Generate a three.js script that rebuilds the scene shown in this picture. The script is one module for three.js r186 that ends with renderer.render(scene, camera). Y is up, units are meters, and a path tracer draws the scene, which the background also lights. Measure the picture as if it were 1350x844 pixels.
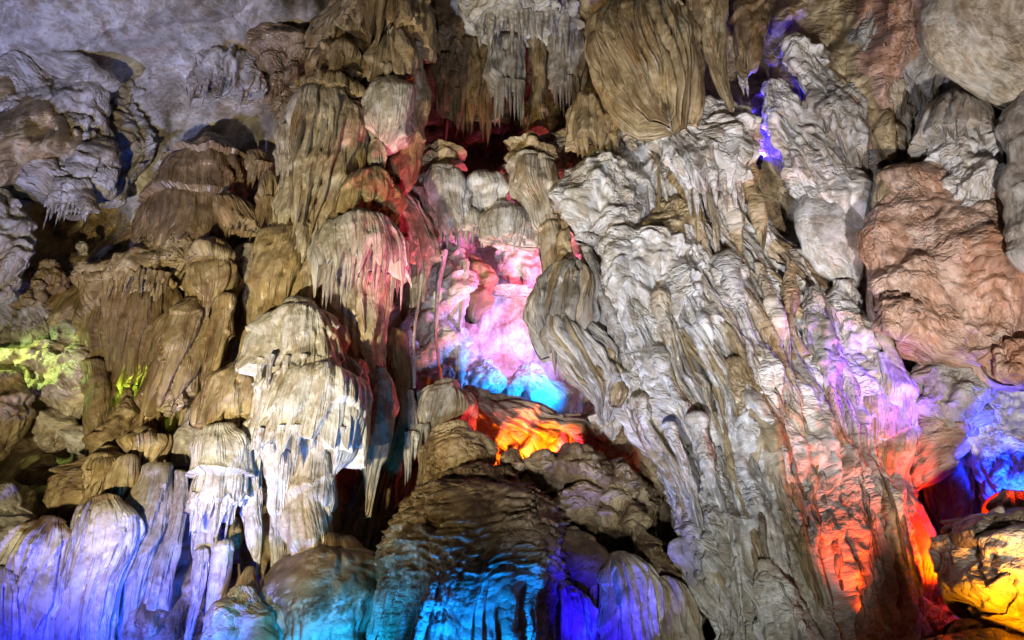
import * as THREE from 'three';

// ---------------------------------------------------------------- camera, air, exposure
const scene = new THREE.Scene();
scene.background = new THREE.Color(0x000000);           // a closed cave: no sky reaches it
const PITCH = 25 * Math.PI / 180, FOC = 1000, EYE = new THREE.Vector3(0, 1.7, 0);
const camera = new THREE.PerspectiveCamera(2 * Math.atan(422 / FOC) * 180 / Math.PI, 1024 / 640, 0.1, 200);
camera.position.copy(EYE);
camera.rotation.x = PITCH;
scene.add(camera);
const renderer = new THREE.WebGLRenderer({ antialias: true });
renderer.setSize(1024, 640);
renderer.toneMapping = THREE.LinearToneMapping;
renderer.toneMappingExposure = 1.5;
renderer.shadowMap.enabled = true;

// ---------------------------------------------------------------- coloured flood lamps of the show cave
// [kind, colour, candela, from [x,y,z], at [x,y,z], half angle deg, size]   (all stand on the floor or behind rocks)
const LAMPS = [];
const lamp = (label, color, cd, from, at, deg, soft = 4, pen = 0.5) => LAMPS.push({ label, color, cd, from, at, deg, soft, pen });

// ---------------------------------------------------------------- helpers
let seed = 7;
function rnd() { seed = (seed * 1664525 + 1013904223) >>> 0; return seed / 4294967296; }
const lerp = (a, b, t) => a + (b - a) * t, clamp = (x, a = 0, b = 1) => Math.min(b, Math.max(a, x));
const sstep = (a, b, x) => { const t = clamp((x - a) / (b - a)); return t * t * (3 - 2 * t); };
const PERM = new Uint8Array(512);
{ const p = [...Array(256).keys()]; for (let i = 255; i > 0; i--) { const j = Math.floor(rnd() * (i + 1)); [p[i], p[j]] = [p[j], p[i]]; } for (let i = 0; i < 512; i++) PERM[i] = p[i & 255]; }
const GX = [1, -1, 1, -1, 1, -1, 1, -1, 0, 0, 0, 0, 1, -1, 0, 0], GY = [1, 1, -1, -1, 0, 0, 0, 0, 1, -1, 1, -1, 1, 1, -1, -1], GZ = [0, 0, 0, 0, 1, 1, -1, -1, 1, 1, -1, -1, 0, 0, 1, -1];
function noise(x, y, z) {
  const xi = Math.floor(x), yi = Math.floor(y), zi = Math.floor(z); x -= xi; y -= yi; z -= zi;
  const X = xi & 255, Y = yi & 255, Z = zi & 255;
  const u = x * x * x * (x * (x * 6 - 15) + 10), v = y * y * y * (y * (y * 6 - 15) + 10), w = z * z * z * (z * (z * 6 - 15) + 10);
  const A = PERM[X] + Y, AA = PERM[A] + Z, AB = PERM[A + 1] + Z, B = PERM[X + 1] + Y, BA = PERM[B] + Z, BB = PERM[B + 1] + Z;
  const g = (h, a, b, c) => { h &= 15; return GX[h] * a + GY[h] * b + GZ[h] * c; };
  const l1 = lerp(lerp(g(PERM[AA], x, y, z), g(PERM[BA], x - 1, y, z), u), lerp(g(PERM[AB], x, y - 1, z), g(PERM[BB], x - 1, y - 1, z), u), v);
  const l2 = lerp(lerp(g(PERM[AA + 1], x, y, z - 1), g(PERM[BA + 1], x - 1, y, z - 1), u), lerp(g(PERM[AB + 1], x, y - 1, z - 1), g(PERM[BB + 1], x - 1, y - 1, z - 1), u), v);
  return lerp(l1, l2, w);
}
const fbm = (x, y, z, o = 4) => { let s = 0, a = 1, f = 1; for (let i = 0; i < o; i++) { s += a * noise(x * f, y * f, z * f); a *= 0.5; f *= 2.03; } return s; };
const billow = (x, y, z, o = 3) => { let s = 0, a = 1, f = 1; for (let i = 0; i < o; i++) { s += a * (Math.abs(noise(x * f, y * f, z * f)) * 2 - 0.4); a *= 0.55; f *= 2.1; } return s; };
const hash = n => { const s = Math.sin(n * 127.1 + 311.7) * 43758.5453; return s - Math.floor(s); };
function cell(x, y, z) {                                 // distance to the nearest scattered point: round knobs
  const xi = Math.floor(x), yi = Math.floor(y), zi = Math.floor(z); let d = 9;
  for (let i = -1; i < 2; i++) for (let j = -1; j < 2; j++) for (let k = -1; k < 2; k++) {
    const h = PERM[(PERM[(PERM[(xi + i) & 255] + yi + j) & 255] + zi + k) & 255];
    const dx = xi + i + PERM[h] / 256 - x, dy = yi + j + PERM[h + 1] / 256 - y, dz = zi + k + PERM[h + 2] / 256 - z;
    const q = dx * dx + dy * dy + dz * dz; if (q < d) d = q;
  }
  return Math.sqrt(d);
}
// a pixel of the photograph and the distance D of the rock it touches, in metres in front of the viewer -> a point of the cave
const cp = Math.cos(PITCH), sp = Math.sin(PITCH);
function P(px, py, D) {
  const rx = (px - 675) / FOC, ry = -(py - 422) / FOC;
  const dy = ry * cp + sp, dz = ry * sp - cp, k = D / -dz;
  return new THREE.Vector3(rx * k, EYE.y + dy * k, -D);
}
const names = {};
function numbered(n) { const k = names[n] = (names[n] ?? -1) + 1; return k ? n + '_' + String(k).padStart(3, '0') : n; }
function shadow(o) { o.traverse(c => { if (c.isMesh) { c.castShadow = true; c.receiveShadow = true; } }); return o; }

// ---------------------------------------------------------------- procedural mineral textures (grain only)
function tileNoise(N, cx, cy, sd) {                      // tileable value noise
  const g = new Float32Array(cx * cy); for (let i = 0; i < g.length; i++) g[i] = hash(i * 1.37 + sd * 91.7);
  const out = new Float32Array(N * N);
  for (let y = 0; y < N; y++) for (let x = 0; x < N; x++) {
    const fx = x / N * cx, fy = y / N * cy, x0 = Math.floor(fx), y0 = Math.floor(fy); let u = fx - x0, v = fy - y0; u = u * u * (3 - 2 * u); v = v * v * (3 - 2 * v);
    const x1 = (x0 + 1) % cx, y1 = (y0 + 1) % cy;
    out[y * N + x] = lerp(lerp(g[y0 * cx + x0], g[y0 * cx + x1], u), lerp(g[y1 * cx + x0], g[y1 * cx + x1], u), v);
  }
  return out;
}
function grainTexture(N, layers) {
  const acc = new Float32Array(N * N); let tot = 0;
  for (const [cx, cy, w, ridge] of layers) { const t = tileNoise(N, cx, cy, cx + cy * 3 + w); tot += w; for (let i = 0; i < acc.length; i++) acc[i] += w * (ridge ? 1 - Math.abs(2 * t[i] - 1) : t[i]); }
  const d = new Uint8Array(N * N * 4);
  for (let i = 0; i < acc.length; i++) { const v = clamp(acc[i] / tot) * 255; d[4 * i] = d[4 * i + 1] = d[4 * i + 2] = v; d[4 * i + 3] = 255; }
  const tx = new THREE.DataTexture(d, N, N); tx.wrapS = tx.wrapT = THREE.RepeatWrapping; tx.magFilter = THREE.LinearFilter; tx.minFilter = THREE.LinearMipmapLinearFilter; tx.generateMipmaps = true; tx.needsUpdate = true; return tx;
}
function knobs(N, c, sd) {                               // tileable field of round knobs, c of them across
  const px = new Float32Array(c * c), py = new Float32Array(c * c), hh = new Float32Array(c * c); for (let i = 0; i < c * c; i++) { px[i] = hash(i * 1.31 + sd); py[i] = hash(i * 2.17 + sd * 3 + 5); hh[i] = 0.35 + 0.65 * hash(i * 3.7 + sd * 7); }
  const out = new Float32Array(N * N);
  for (let y = 0; y < N; y++) for (let x = 0; x < N; x++) {
    const fx = x / N * c, fy = y / N * c, x0 = Math.floor(fx), y0 = Math.floor(fy); let v = 0;
    for (let j = -1; j < 2; j++) for (let i = -1; i < 2; i++) { const k = ((y0 + j + c) % c) * c + (x0 + i + c) % c, dx = x0 + i + px[k] - fx, dy = y0 + j + py[k] - fy, d = 1 - (dx * dx + dy * dy) * 1.5; if (d > 0) v = Math.max(v, Math.sqrt(d) * hh[k]); }
    out[y * N + x] = v;
  }
  return out;
}
function packed(acc, N, rgb) {
  const d = new Uint8Array(N * N * 4);
  for (let i = 0; i < acc.length; i++) { const v = clamp(acc[i]); for (let k = 0; k < 3; k++) d[4 * i + k] = 255 * (rgb ? lerp(rgb[0][k], rgb[1][k], v) : v); d[4 * i + 3] = 255; }
  const tx = new THREE.DataTexture(d, N, N); tx.wrapS = tx.wrapT = THREE.RepeatWrapping; tx.magFilter = THREE.LinearFilter; tx.minFilter = THREE.LinearMipmapLinearFilter; tx.generateMipmaps = true; tx.needsUpdate = true; return tx;
}
const texRough = (() => { const N = 1024, a = knobs(N, 17, 1), b = knobs(N, 38, 2), c = knobs(N, 75, 3), m = tileNoise(N, 6, 6, 4), g = tileNoise(N, 200, 200, 5), o = new Float32Array(N * N); for (let i = 0; i < o.length; i++) { const w = sstep(0.3, 0.65, m[i]); o[i] = 0.42 * a[i] + w * (0.34 * b[i] + 0.14 * c[i]) + 0.06 * g[i]; } return packed(o, N); })();
const texMottle = (() => { const N = 1024, a = tileNoise(N, 13, 9, 11), b = tileNoise(N, 41, 33, 12), c = tileNoise(N, 120, 110, 13), k = knobs(N, 30, 14), o = new Float32Array(N * N); for (let i = 0; i < o.length; i++) o[i] = clamp(0.15 + 1.1 * sstep(0.25, 0.75, 0.4 * a[i] + 0.35 * b[i] + 0.25 * c[i]) - 0.35 * sstep(0.75, 0.95, k[i])); const t = packed(o, N, [[0.80, 0.755, 0.69], [1, 1, 1]]); t.colorSpace = THREE.SRGBColorSpace; t.repeat.set(0.41, 0.37); return t; })();
const texStreak = grainTexture(1024, [[18, 3, 0.8, 1], [37, 5, 1, 1], [71, 11, 0.8, 1], [120, 60, 0.45]]);
texRough.repeat.set(0.5, 0.5); texStreak.repeat.set(0.6, 0.35);
const texWet = grainTexture(512, [[5, 4, 1], [11, 9, 0.8], [40, 40, 0.5]]); texWet.repeat.set(0.23, 0.17);
function rockMat(bump, scale, rough) { return new THREE.MeshStandardMaterial({ vertexColors: true, roughness: rough, roughnessMap: texWet, map: texMottle, metalness: 0, bumpMap: bump, bumpScale: scale }); }
const MAT = { rough: rockMat(texRough, 0.08, 1), streak: rockMat(texStreak, 0.05, 0.8), smooth: rockMat(texRough, 0.03, 1) };

// real mineral base colours (linear)
const PAL = {
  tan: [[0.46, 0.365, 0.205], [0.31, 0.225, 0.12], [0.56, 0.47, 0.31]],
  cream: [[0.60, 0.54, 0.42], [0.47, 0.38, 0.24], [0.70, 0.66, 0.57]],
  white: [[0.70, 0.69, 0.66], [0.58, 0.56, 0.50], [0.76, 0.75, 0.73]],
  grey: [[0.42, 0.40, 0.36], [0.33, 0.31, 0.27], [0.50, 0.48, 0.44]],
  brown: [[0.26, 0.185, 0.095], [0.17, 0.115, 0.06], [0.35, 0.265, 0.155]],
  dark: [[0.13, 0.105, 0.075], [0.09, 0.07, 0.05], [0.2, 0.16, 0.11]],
  pink: [[0.55, 0.37, 0.275], [0.48, 0.27, 0.17], [0.60, 0.47, 0.38]],
};
const ctmp = [0, 0, 0], RUST = [0.95, 0.72, 0.45];
function mineral(pal, x, y, z, a, sd, stain = 0.35) {      // patches, streaks down the flow and dark specks
  const [c0, c1, c2] = PAL[pal];
  const n = fbm(x * 0.9 + sd, y * 0.7, z * 0.9, 3), s = noise(a * 5.5 + sd * 3, y * 0.5, sd), f = noise(x * 9, y * 9, z * 9 + sd);
  const m = sstep(-0.15, 0.45, n * 0.7 + s * 0.8), l = sstep(0.05, 0.5, -n * 0.6 + s * 0.5 + f * 0.4);
  let d = 1 - stain * sstep(0.28, 0.6, noise(x * 2.6 + 9, y * 1.6 + sd, z * 2.6) + 0.45 * f) + 0.22 * f;
  const ru = (pal === 'white' ? 0.2 : 0.4) * sstep(0.22, 0.5, noise(x * 1.7 + 40, y * 0.6, z * 1.7) + 0.3 * s), bk = 0.5 * sstep(0.3, 0.55, noise(a * 6 + 70, y * 0.55 + sd, z * 0.5) + 0.25 * f);
  for (let i = 0; i < 3; i++) { let v = lerp(lerp(c0[i], c1[i], m), c2[i], l * 0.8) * d; v = lerp(v, v * RUST[i], ru); ctmp[i] = clamp(lerp(v, v * 0.42, bk), 0.02, 0.82); }
  return ctmp;
}

// ---------------------------------------------------------------- the flowstone loft
// rows: [py, x left, x right, D] from top to bottom. Closed rings round a spine, with flutes, folds, knobs and drips in the surface.
const STYLE = {
  flow: { f: 5, fa: 0.13, f2: 12, fa2: 0.025, lump: 0.14, ly: 0.45, saw: 0.12, mat: 'streak', drip: 0.35 },
  pleat: { f: 3.7, fa: 0.19, f2: 9, fa2: 0.035, lump: 0.14, ly: 0.4, saw: 0.13, mat: 'streak', drip: 0.55 },
  fine: { f: 7, fa: 0.075, f2: 15, fa2: 0.015, lump: 0.1, ly: 0.5, saw: 0.06, mat: 'streak', drip: 0.28 },
  rib: { f: 4, fa: 0.13, f2: 10, fa2: 0.04, lump: 0.22, lf: 1.4, ly: 0.5, saw: 0.1, coral: 0.06, cf: 4.6, mat: 'rough', drip: 0.35 },
  lump: { f: 2, fa: 0.03, lump: 0.28, lf: 1.2, coral: 0.05, cf: 4, crack: 0.05, mat: 'rough', drip: 0 },
  coral: { lump: 0.26, lf: 1.2, coral: 0.13, cf: 4.2, mat: 'rough', drip: 0 },
  smooth: { lump: 0.2, lf: 0.8, coral: 0.012, cf: 4, mat: 'smooth', drip: 0 },
  scale: { lump: 0.16, lf: 0.7, scale: 0.085, mat: 'rough', drip: 0 },
  slab: { lump: 0.28, lf: 1.0, crack: 0.1, mat: 'rough', drip: 0 },
};
// the whole cave is a little crooked: one field bends everything in it
function crook(x, y, z, o) {
  const a = 0.11, b = 0.06;
  o[0] = x + a * noise(x * 0.9, y * 0.45, z * 0.9) * 1.6 + b * noise(x * 2.7, y * 0.7, z * 2.7);
  o[1] = y + a * noise(x * 0.9 + 31, y * 0.9, z * 0.9) + b * noise(x * 2.7, y * 2.7 + 17, z * 2.7);
  o[2] = z + a * noise(x * 0.9, y * 0.5 + 57, z * 0.9) * 1.6 + b * noise(x * 2.7 + 7, y * 0.9, z * 2.7);
  return o;
}
const bent = [0, 0, 0];
function cr(a, b, c, d, t) { return b + 0.5 * t * (c - a + t * (2 * a - 5 * b + 4 * c - d + t * (3 * (b - c) + d - a))); }
const RES = 2.05;                                          // photo pixels per mesh cell
function loft(rows, o, sd) {
  const st = { ...STYLE[o.s || 'flow'], ...o };
  const K = rows.map(([py, l, r, D]) => { const a = P(l, py, D), b = P(r, py, D); return { x: (a.x + b.x) / 2, y: a.y, z: -D, w: (b.x - a.x) / 2, py }; });
  const kz = st.k ?? 0.75, n = K.length;
  const seg = []; let pix = 0, wmax = 0, wpx = 0;
  for (let i = 0; i < n - 1; i++) pix += Math.hypot(rows[i + 1][0] - rows[i][0], (rows[i + 1][1] - rows[i][1]) * 0.5);
  rows.forEach(r => wpx = Math.max(wpx, r[2] - r[1])); K.forEach(k => wmax = Math.max(wmax, k.w));
  const at = t => { const u = clamp(t) * (n - 1), i = Math.min(n - 2, Math.floor(u)), f = u - i, q = j => K[clamp(j, 0, n - 1)], g = s => cr(q(i - 1)[s], q(i)[s], q(i + 1)[s], q(i + 2)[s], f); return { x: g('x'), y: g('y'), z: g('z'), w: Math.max(0.01, g('w')) }; };
  // profile: cap, body, foot
  const prof = [];
  const capH = (st.cap ?? 0.5) * K[0].w, nc = Math.max(5, Math.round(K[0].w * 60 / RES / 2)), nb = Math.max(10, Math.round(pix / RES)), nf = 8;
  for (let i = 0; i <= nc; i++) { const th = i / nc * Math.PI / 2; prof.push({ ...K[0], y: K[0].y + capH * Math.cos(th), m: Math.sin(th), t: 0, up: Math.cos(th) }); }
  for (let i = 1; i <= nb; i++) prof.push({ ...at(i / nb), m: 1, t: i / nb, up: 0 });
  const kl = K[n - 1], foot = st.foot ?? 'under', fh = st.footH ?? (foot === 'under' ? 0.12 : 0.6) * kl.w;
  for (let i = 1; i <= nf; i++) { const th = i / nf * Math.PI / 2; prof.push({ ...kl, y: kl.y + (foot === 'under' ? fh : -fh) * Math.sin(th), m: Math.cos(th), t: 1, up: -Math.sin(th) }); }
  // angles, dense on the side away from the wall
  const nfr = Math.max(14, Math.round(wpx * 1.5 / RES)), ang = [];
  for (let i = 0; i <= nfr; i++) ang.push(lerp(-2.05, 2.05, i / nfr));
  for (let i = 1; i <= 7; i++) ang.push(lerp(2.05, 2 * Math.PI - 2.05, i / 7));
  const na = ang.length, pos = [], col = [], uv = [], idx = [];
  const yTop = K[0].y, yBot = kl.y, H = Math.max(0.2, yTop - yBot);
  const drip = (st.drip ?? 0) * Math.min(1, H * 0.5), fs = st.fs ?? 0.06;
  const pal = o.c || 'tan', asp = Math.min(1.2, 0.5 + wmax);
  const nr = prof.length; let run = 0;
  for (let i = 0; i < nr; i++) { const p = prof[i], l = prof[i - 1]; if (l) run += Math.hypot(p.y - l.y, p.w * p.m - l.w * l.m); p.v = run; }
  for (const p of prof) {
    for (let j = 0; j < na; j++) {
      const ph = ang[j], sx = Math.sin(ph), cz = Math.cos(ph), r = p.w * p.m;
      const a = ph * wmax * 0.85;
      // outward distance
      let d = 0, back = sstep(2.4, 1.9, Math.abs(ph));
      const q = a * (st.f || 0) + 1.5 * noise(a * 1.5 + sd, p.y * 0.4, sd * 1.7) + sd * 7.3;
      let ridge = 0.5;
      if (st.fa) {
        ridge = Math.abs(Math.sin(Math.PI * q));
        const big = 0.25 + 1.2 * hash(Math.floor(q) + sd), st0 = fs + 0.3 * hash(Math.floor(q) * 5.3 + sd) * hash(Math.floor(q) * 2.7), env = sstep(st0 - 0.02, st0 + 0.2, p.t + 0.08 * noise(a * 3, sd, 0));
        d += st.fa * big * env * (Math.pow(ridge, 0.5) - 0.68);
        if (st.fa2) d += st.fa2 * env * (Math.abs(Math.sin(Math.PI * (a * st.f2 + 1.3 * noise(a * 2, p.y * 0.8, sd)))) - 0.5);
      }
      if (st.saw) { const u = (yTop - p.y) * 1.15 + 1.5 * noise(a * 1.3, p.y * 0.2, sd) + 0.45 * hash(Math.floor(q) + 3) + sd, v = u - Math.floor(u); d += st.saw * sstep(0, 0.12, p.t) * (v < 0.88 ? Math.pow(v / 0.88, 1.6) - 0.4 : lerp(0.6, -0.4, (v - 0.88) / 0.12)) * (0.5 + noise(a * 2, Math.floor(u) * 3.7, sd)); }
      const X = p.x + sx * r, Z = p.z + cz * r * kz, lf = st.lf || 0.9;
      if (st.lump) d += st.lump * fbm(X * lf + sd, p.y * lf * (st.ly || 1), Z * lf, 4) * 1.4;
      if (st.coral) { const c = st.cf || 4; d += st.coral * (0.55 - cell(X * c, p.y * c, Z * c)) + st.coral * 0.4 * (0.5 - cell(X * c * 2.3, p.y * c * 2.3, Z * c * 2.3)); }
      if (st.scale) { const w = noise(X * 1.5, p.y * 1.5, Z * 1.5) * 0.8; const e = billow(X * 3.2 + w, p.y * 7.5 + w, Z * 3.2, 3); d += st.scale * e * (st.c2t ? sstep(st.c2t + 0.12, st.c2t, p.t) : 1); }
      if (st.crack) { const e = Math.abs(fbm(X * 1.3 + sd, p.y * 1.3, Z * 1.3, 3)); d -= st.crack * (1 - sstep(0, 0.09, e)); d += 0.05 * noise(X * 5, p.y * 5, Z * 5); }
      if (st.tier) for (const [tt, amp] of st.tier) { const dd = p.t - tt + 0.02 * noise(a * 2.2 + sd, tt * 9, 0); d += amp * (dd < 0 ? Math.exp(dd * 14) : -0.6 * Math.exp(-dd * 9)); }
      const lim = Math.min(1, (p.w * p.m + 0.02) / (0.35 * asp + 0.02));
      d *= back * lim;
      // ragged lower hem
      const w = sstep(0.6, 1, p.t), hem = drip * w * (-ridge * (0.3 + 1.2 * hash(Math.floor(q) * 3.1 + sd)) + 0.35 + 0.5 * noise(a * 1.1, sd, 3)) * back;
      const rr = r + d * (1 - 0.5 * Math.abs(p.up)), y = p.y + d * p.up + hem;
      const x = p.x + sx * rr, z = p.z + cz * (r * kz + d * (1 - 0.5 * Math.abs(p.up)));
      crook(x, y, z, bent); pos.push(bent[0], bent[1], bent[2]); uv.push(a + sd, sd - p.v);
      const c = mineral(pal, x, y, z, a, sd, st.stain ?? 0.35);
      if (st.c2) { const c0 = c[0], c1 = c[1], c2 = c[2], m = sstep(st.c2t - 0.07, st.c2t + 0.07, p.t + 0.22 * noise(a * 1.6, p.y * 0.8, sd) + 0.14 * noise(a * 7, p.y * 4, sd) + 0.16 * noise(a * 22, p.y * 17, sd)); mineral(st.c2, x, y, z, a, sd, 0.3); col.push(lerp(c0, c[0], m), lerp(c1, c[1], m), lerp(c2, c[2], m)); } else col.push(c[0], c[1], c[2]);
    }
  }
  for (let i = 0; i < nr - 1; i++) for (let j = 0; j < na - 1; j++) { const a = i * na + j, b = a + 1, c = a + na, e = c + 1; idx.push(a, c, b, b, c, e); }
  const g = new THREE.BufferGeometry();
  g.setAttribute('position', new THREE.Float32BufferAttribute(pos, 3)); g.setAttribute('color', new THREE.Float32BufferAttribute(col, 3)); g.setAttribute('uv', new THREE.Float32BufferAttribute(uv, 2));
  g.setIndex(idx); g.computeVertexNormals();
  return { g, base: new THREE.Vector3(kl.x, kl.y, kl.z), foot: kl, kz, mat: MAT[st.mat], at };
}
// a few drip shapes shared by all hanging drips: unit length, unit radius at the top
const dripShapes = {};
function dripShape(pal, v) {
  const key = pal + v; if (dripShapes[key]) return dripShapes[key];
  const pts = 11, na = 9, pos = [], col = [], uv = [], idx = [];
  for (let i = 0; i <= pts; i++) { const t = i / pts, r = Math.pow(1 - t, 0.75) * (1 + 0.25 * Math.sin(t * 9 + v * 2)) + 0.06 * (1 - t);
    for (let j = 0; j <= na; j++) { const ph = j / na * 2 * Math.PI, k = 1 + 0.22 * noise(Math.cos(ph) * 1.5 + v * 5, t * 3, Math.sin(ph) * 1.5);
      pos.push(Math.cos(ph) * r * k + 0.25 * Math.sin(t * 2.4 + v), -t, Math.sin(ph) * r * k); uv.push(j / na * 0.4, t); const c = mineral(pal, ph * 0.2, t * 0.7, v, ph * 0.1, v * 3); col.push(c[0], c[1], c[2]); } }
  for (let i = 0; i < pts; i++) for (let j = 0; j < na; j++) { const a = i * (na + 1) + j, c = a + na + 1; idx.push(a, a + 1, c, a + 1, c + 1, c); }
  const g = new THREE.BufferGeometry(); g.setAttribute('position', new THREE.Float32BufferAttribute(pos, 3)); g.setAttribute('color', new THREE.Float32BufferAttribute(col, 3)); g.setAttribute('uv', new THREE.Float32BufferAttribute(uv, 2)); g.setIndex(idx); g.computeVertexNormals();
  return dripShapes[key] = g;
}
// thin calcite blades that run down a formation's face, between heights t0 and t1 at angle ph
function blade(L, pal, t0, t1, ph, rad, sd, base) {
  const n = 26, na = 9, pos = [], col = [], uv = [], idx = [];
  for (let i = 0; i <= n; i++) {
    const u = i / n, q = L.at(lerp(t0, t1, u)), w = rad * Math.pow(Math.sin(Math.PI * clamp(0.04 + u * 0.95)), 0.45) * (0.75 + 0.5 * noise(u * 5, sd, 2)) * (1 - 0.45 * u);
    const p2 = ph + 0.06 * noise(u * 3, sd, 7), cx = q.x + Math.sin(p2) * q.w * 1.0, cz = q.z + Math.cos(p2) * q.w * L.kz;
    for (let j = 0; j <= na; j++) { const th = j / na * 2 * Math.PI, k = 1 + 0.3 * noise(Math.cos(th) * 2, q.y * 4, Math.sin(th) * 2 + sd);
      const lx = Math.cos(th) * w * k * 0.8, lz = Math.sin(th) * w * k * 1.9, x = cx + lx * Math.cos(p2) + lz * Math.sin(p2), z = cz - lx * Math.sin(p2) + lz * Math.cos(p2), y = q.y;
      crook(x, y, z, bent); pos.push(bent[0] - base.x, bent[1] - base.y, bent[2] - base.z); uv.push(th * 0.15, y); const c = mineral(pal, x, y, z, th * 0.2, sd); col.push(c[0], c[1], c[2]); }
  }
  for (let i = 0; i < n; i++) for (let j = 0; j < na; j++) { const a = i * (na + 1) + j, c = a + na + 1; idx.push(a, a + 1, c, a + 1, c + 1, c); }
  const g = new THREE.BufferGeometry(); g.setAttribute('position', new THREE.Float32BufferAttribute(pos, 3)); g.setAttribute('color', new THREE.Float32BufferAttribute(col, 3)); g.setAttribute('uv', new THREE.Float32BufferAttribute(uv, 2)); g.setIndex(idx); g.computeVertexNormals(); return g;
}
let serial = 0;
// one formation of the cave. rows without a D take o.D
function rock(name, category, label, o, rows, group) {
  const sd = ++serial * 1.618 % 97;
  const R = rows.map(r => [r[0], r[1], r[2], r[3] ?? o.D]);
  const L = loft(R, o, sd);
  L.g.translate(-L.base.x, -L.base.y, -L.base.z);
  let root; const m = new THREE.Mesh(L.g, L.mat);
  if (o.drips || o.blades) {
    root = new THREE.Group(); m.name = 'flowstone_body'; root.add(m);
    for (let i = 0; i < (o.blades || 0); i++) {
      const len = (o.bl || 0.35) * (0.4 + 0.9 * rnd()), t0 = 0.02 + rnd() * Math.max(0.05, 0.93 - len), ph = (rnd() * 2 - 1) * 1.3;
      const bm = new THREE.Mesh(blade(L, (o.bc || [o.c || 'tan'])[i % (o.bc || [1]).length], t0, Math.min(1, t0 + len), ph, (o.br || 0.07) * (0.5 + rnd()), sd + i * 1.37, L.base), L.mat); bm.name = 'blade'; root.add(bm);
    }
    for (let i = 0; i < (o.drips || 0); i++) {
      const s = (i + 0.5) / o.drips * 2 - 1 + (rnd() - 0.5) * 0.6 / o.drips, ph = s * 1.35, w = L.foot.w * (0.72 + 0.2 * rnd());
      const dm = new THREE.Mesh(dripShape(o.c || 'tan', Math.floor(rnd() * 5)), L.mat); dm.name = 'drip';
      const len = (o.dl || 0.5) * (0.4 + rnd() * 1.0), rad = (o.dr || 0.055) * (0.7 + rnd() * 0.7);
      dm.position.set(Math.sin(ph) * w, 0.2, Math.cos(ph) * w * L.kz); dm.scale.set(rad, len + 0.2, rad); dm.rotation.y = rnd() * 6; root.add(dm);
    }
  } else root = m;
  root.name = numbered(name); root.position.copy(L.base);
  root.userData = { label, category }; if (group) root.userData.group = group;
  scene.add(shadow(root)); return root;
}

// ---------------------------------------------------------------- the setting: cave wall with its ceiling, hall behind, floor
// distance of the bare rock every 75 x 70 photo pixels
const WD = [
  [12.3, 12.3, 12.3, 12.5, 13, 14, 15, 15.5, 16, 16, 15, 14.5, 14.5, 14.5, 13.8, 12.8, 11.3, 10.3, 9.8],
  [13.2, 13.6, 14, 14.3, 14.5, 15, 15.4, 15.8, 17.2, 17.2, 16.8, 15, 15, 15, 14, 13, 11.8, 10.8, 10.2],
  [13.3, 13.6, 14.6, 15, 15.2, 15.3, 15.4, 15.8, 17.4, 17.6, 17.2, 15, 14.8, 14.5, 13.8, 13.2, 12.4, 11.6, 10.8],
  [13.3, 13.8, 14.8, 15.3, 15.6, 15.2, 15.4, 15.8, 17, 17.2, 16.4, 15, 14.6, 14.3, 14, 13.6, 12.8, 12.2, 11.5],
  [13.8, 16, 15.8, 15.2, 15.2, 15, 15.2, 15.8, 16.5, 16.8, 16, 14.6, 14.4, 14.2, 14.4, 14.2, 12.9, 12.3, 11.8],
  [14.4, 15.4, 15.1, 15, 15, 14.8, 15.2, 15.8, 16.8, 17, 15.8, 14.5, 14.2, 14, 14, 14.2, 13.2, 12.5, 12],
  [14.8, 15, 15, 14.9, 14.8, 14.6, 14.9, 15.8, 17, 17.2, 16, 14.4, 14, 13.8, 13.8, 14, 13.4, 12.6, 12.2],
  [15.2, 15.3, 15.2, 14.8, 14.6, 14.5, 14.8, 15.8, 17, 17.2, 16.4, 14.4, 13.9, 13.6, 13.6, 13.6, 13.8, 13.2, 13],
  [15.4, 15.6, 15, 14.5, 14.4, 14.4, 14.7, 15.8, 16.8, 17, 16.4, 14.6, 13.8, 13.4, 13.4, 13.4, 14.2, 14, 13.6],
  [15, 15.2, 14.2, 14, 14, 14.2, 14.7, 15, 15, 15, 15, 14.6, 13.8, 13.2, 13.1, 13.1, 14, 14.2, 13.8],
  [13.8, 14, 13.6, 13.5, 13.7, 14, 14.2, 14.3, 14.2, 14.2, 14.2, 14.2, 14, 13.1, 12.8, 12.8, 13.4, 14, 13.8],
  [13, 13.1, 13.1, 13.1, 13.4, 13.6, 13.7, 13.7, 13.6, 13.6, 13.6, 13.7, 13.8, 12.9, 12.6, 12.6, 12.8, 13.2, 13.4],
  [12.6, 12.8, 12.8, 12.8, 13, 13.2, 13.3, 13.3, 13.2, 13.2, 13.2, 13.3, 13.5, 12.6, 12.4, 12.4, 12.4, 12.6, 12.8]];
const blob = (px, py, x, y, rx, ry) => sstep(1.15, 0.75, Math.hypot((px - x) / rx, (py - y) / ry));
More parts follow.
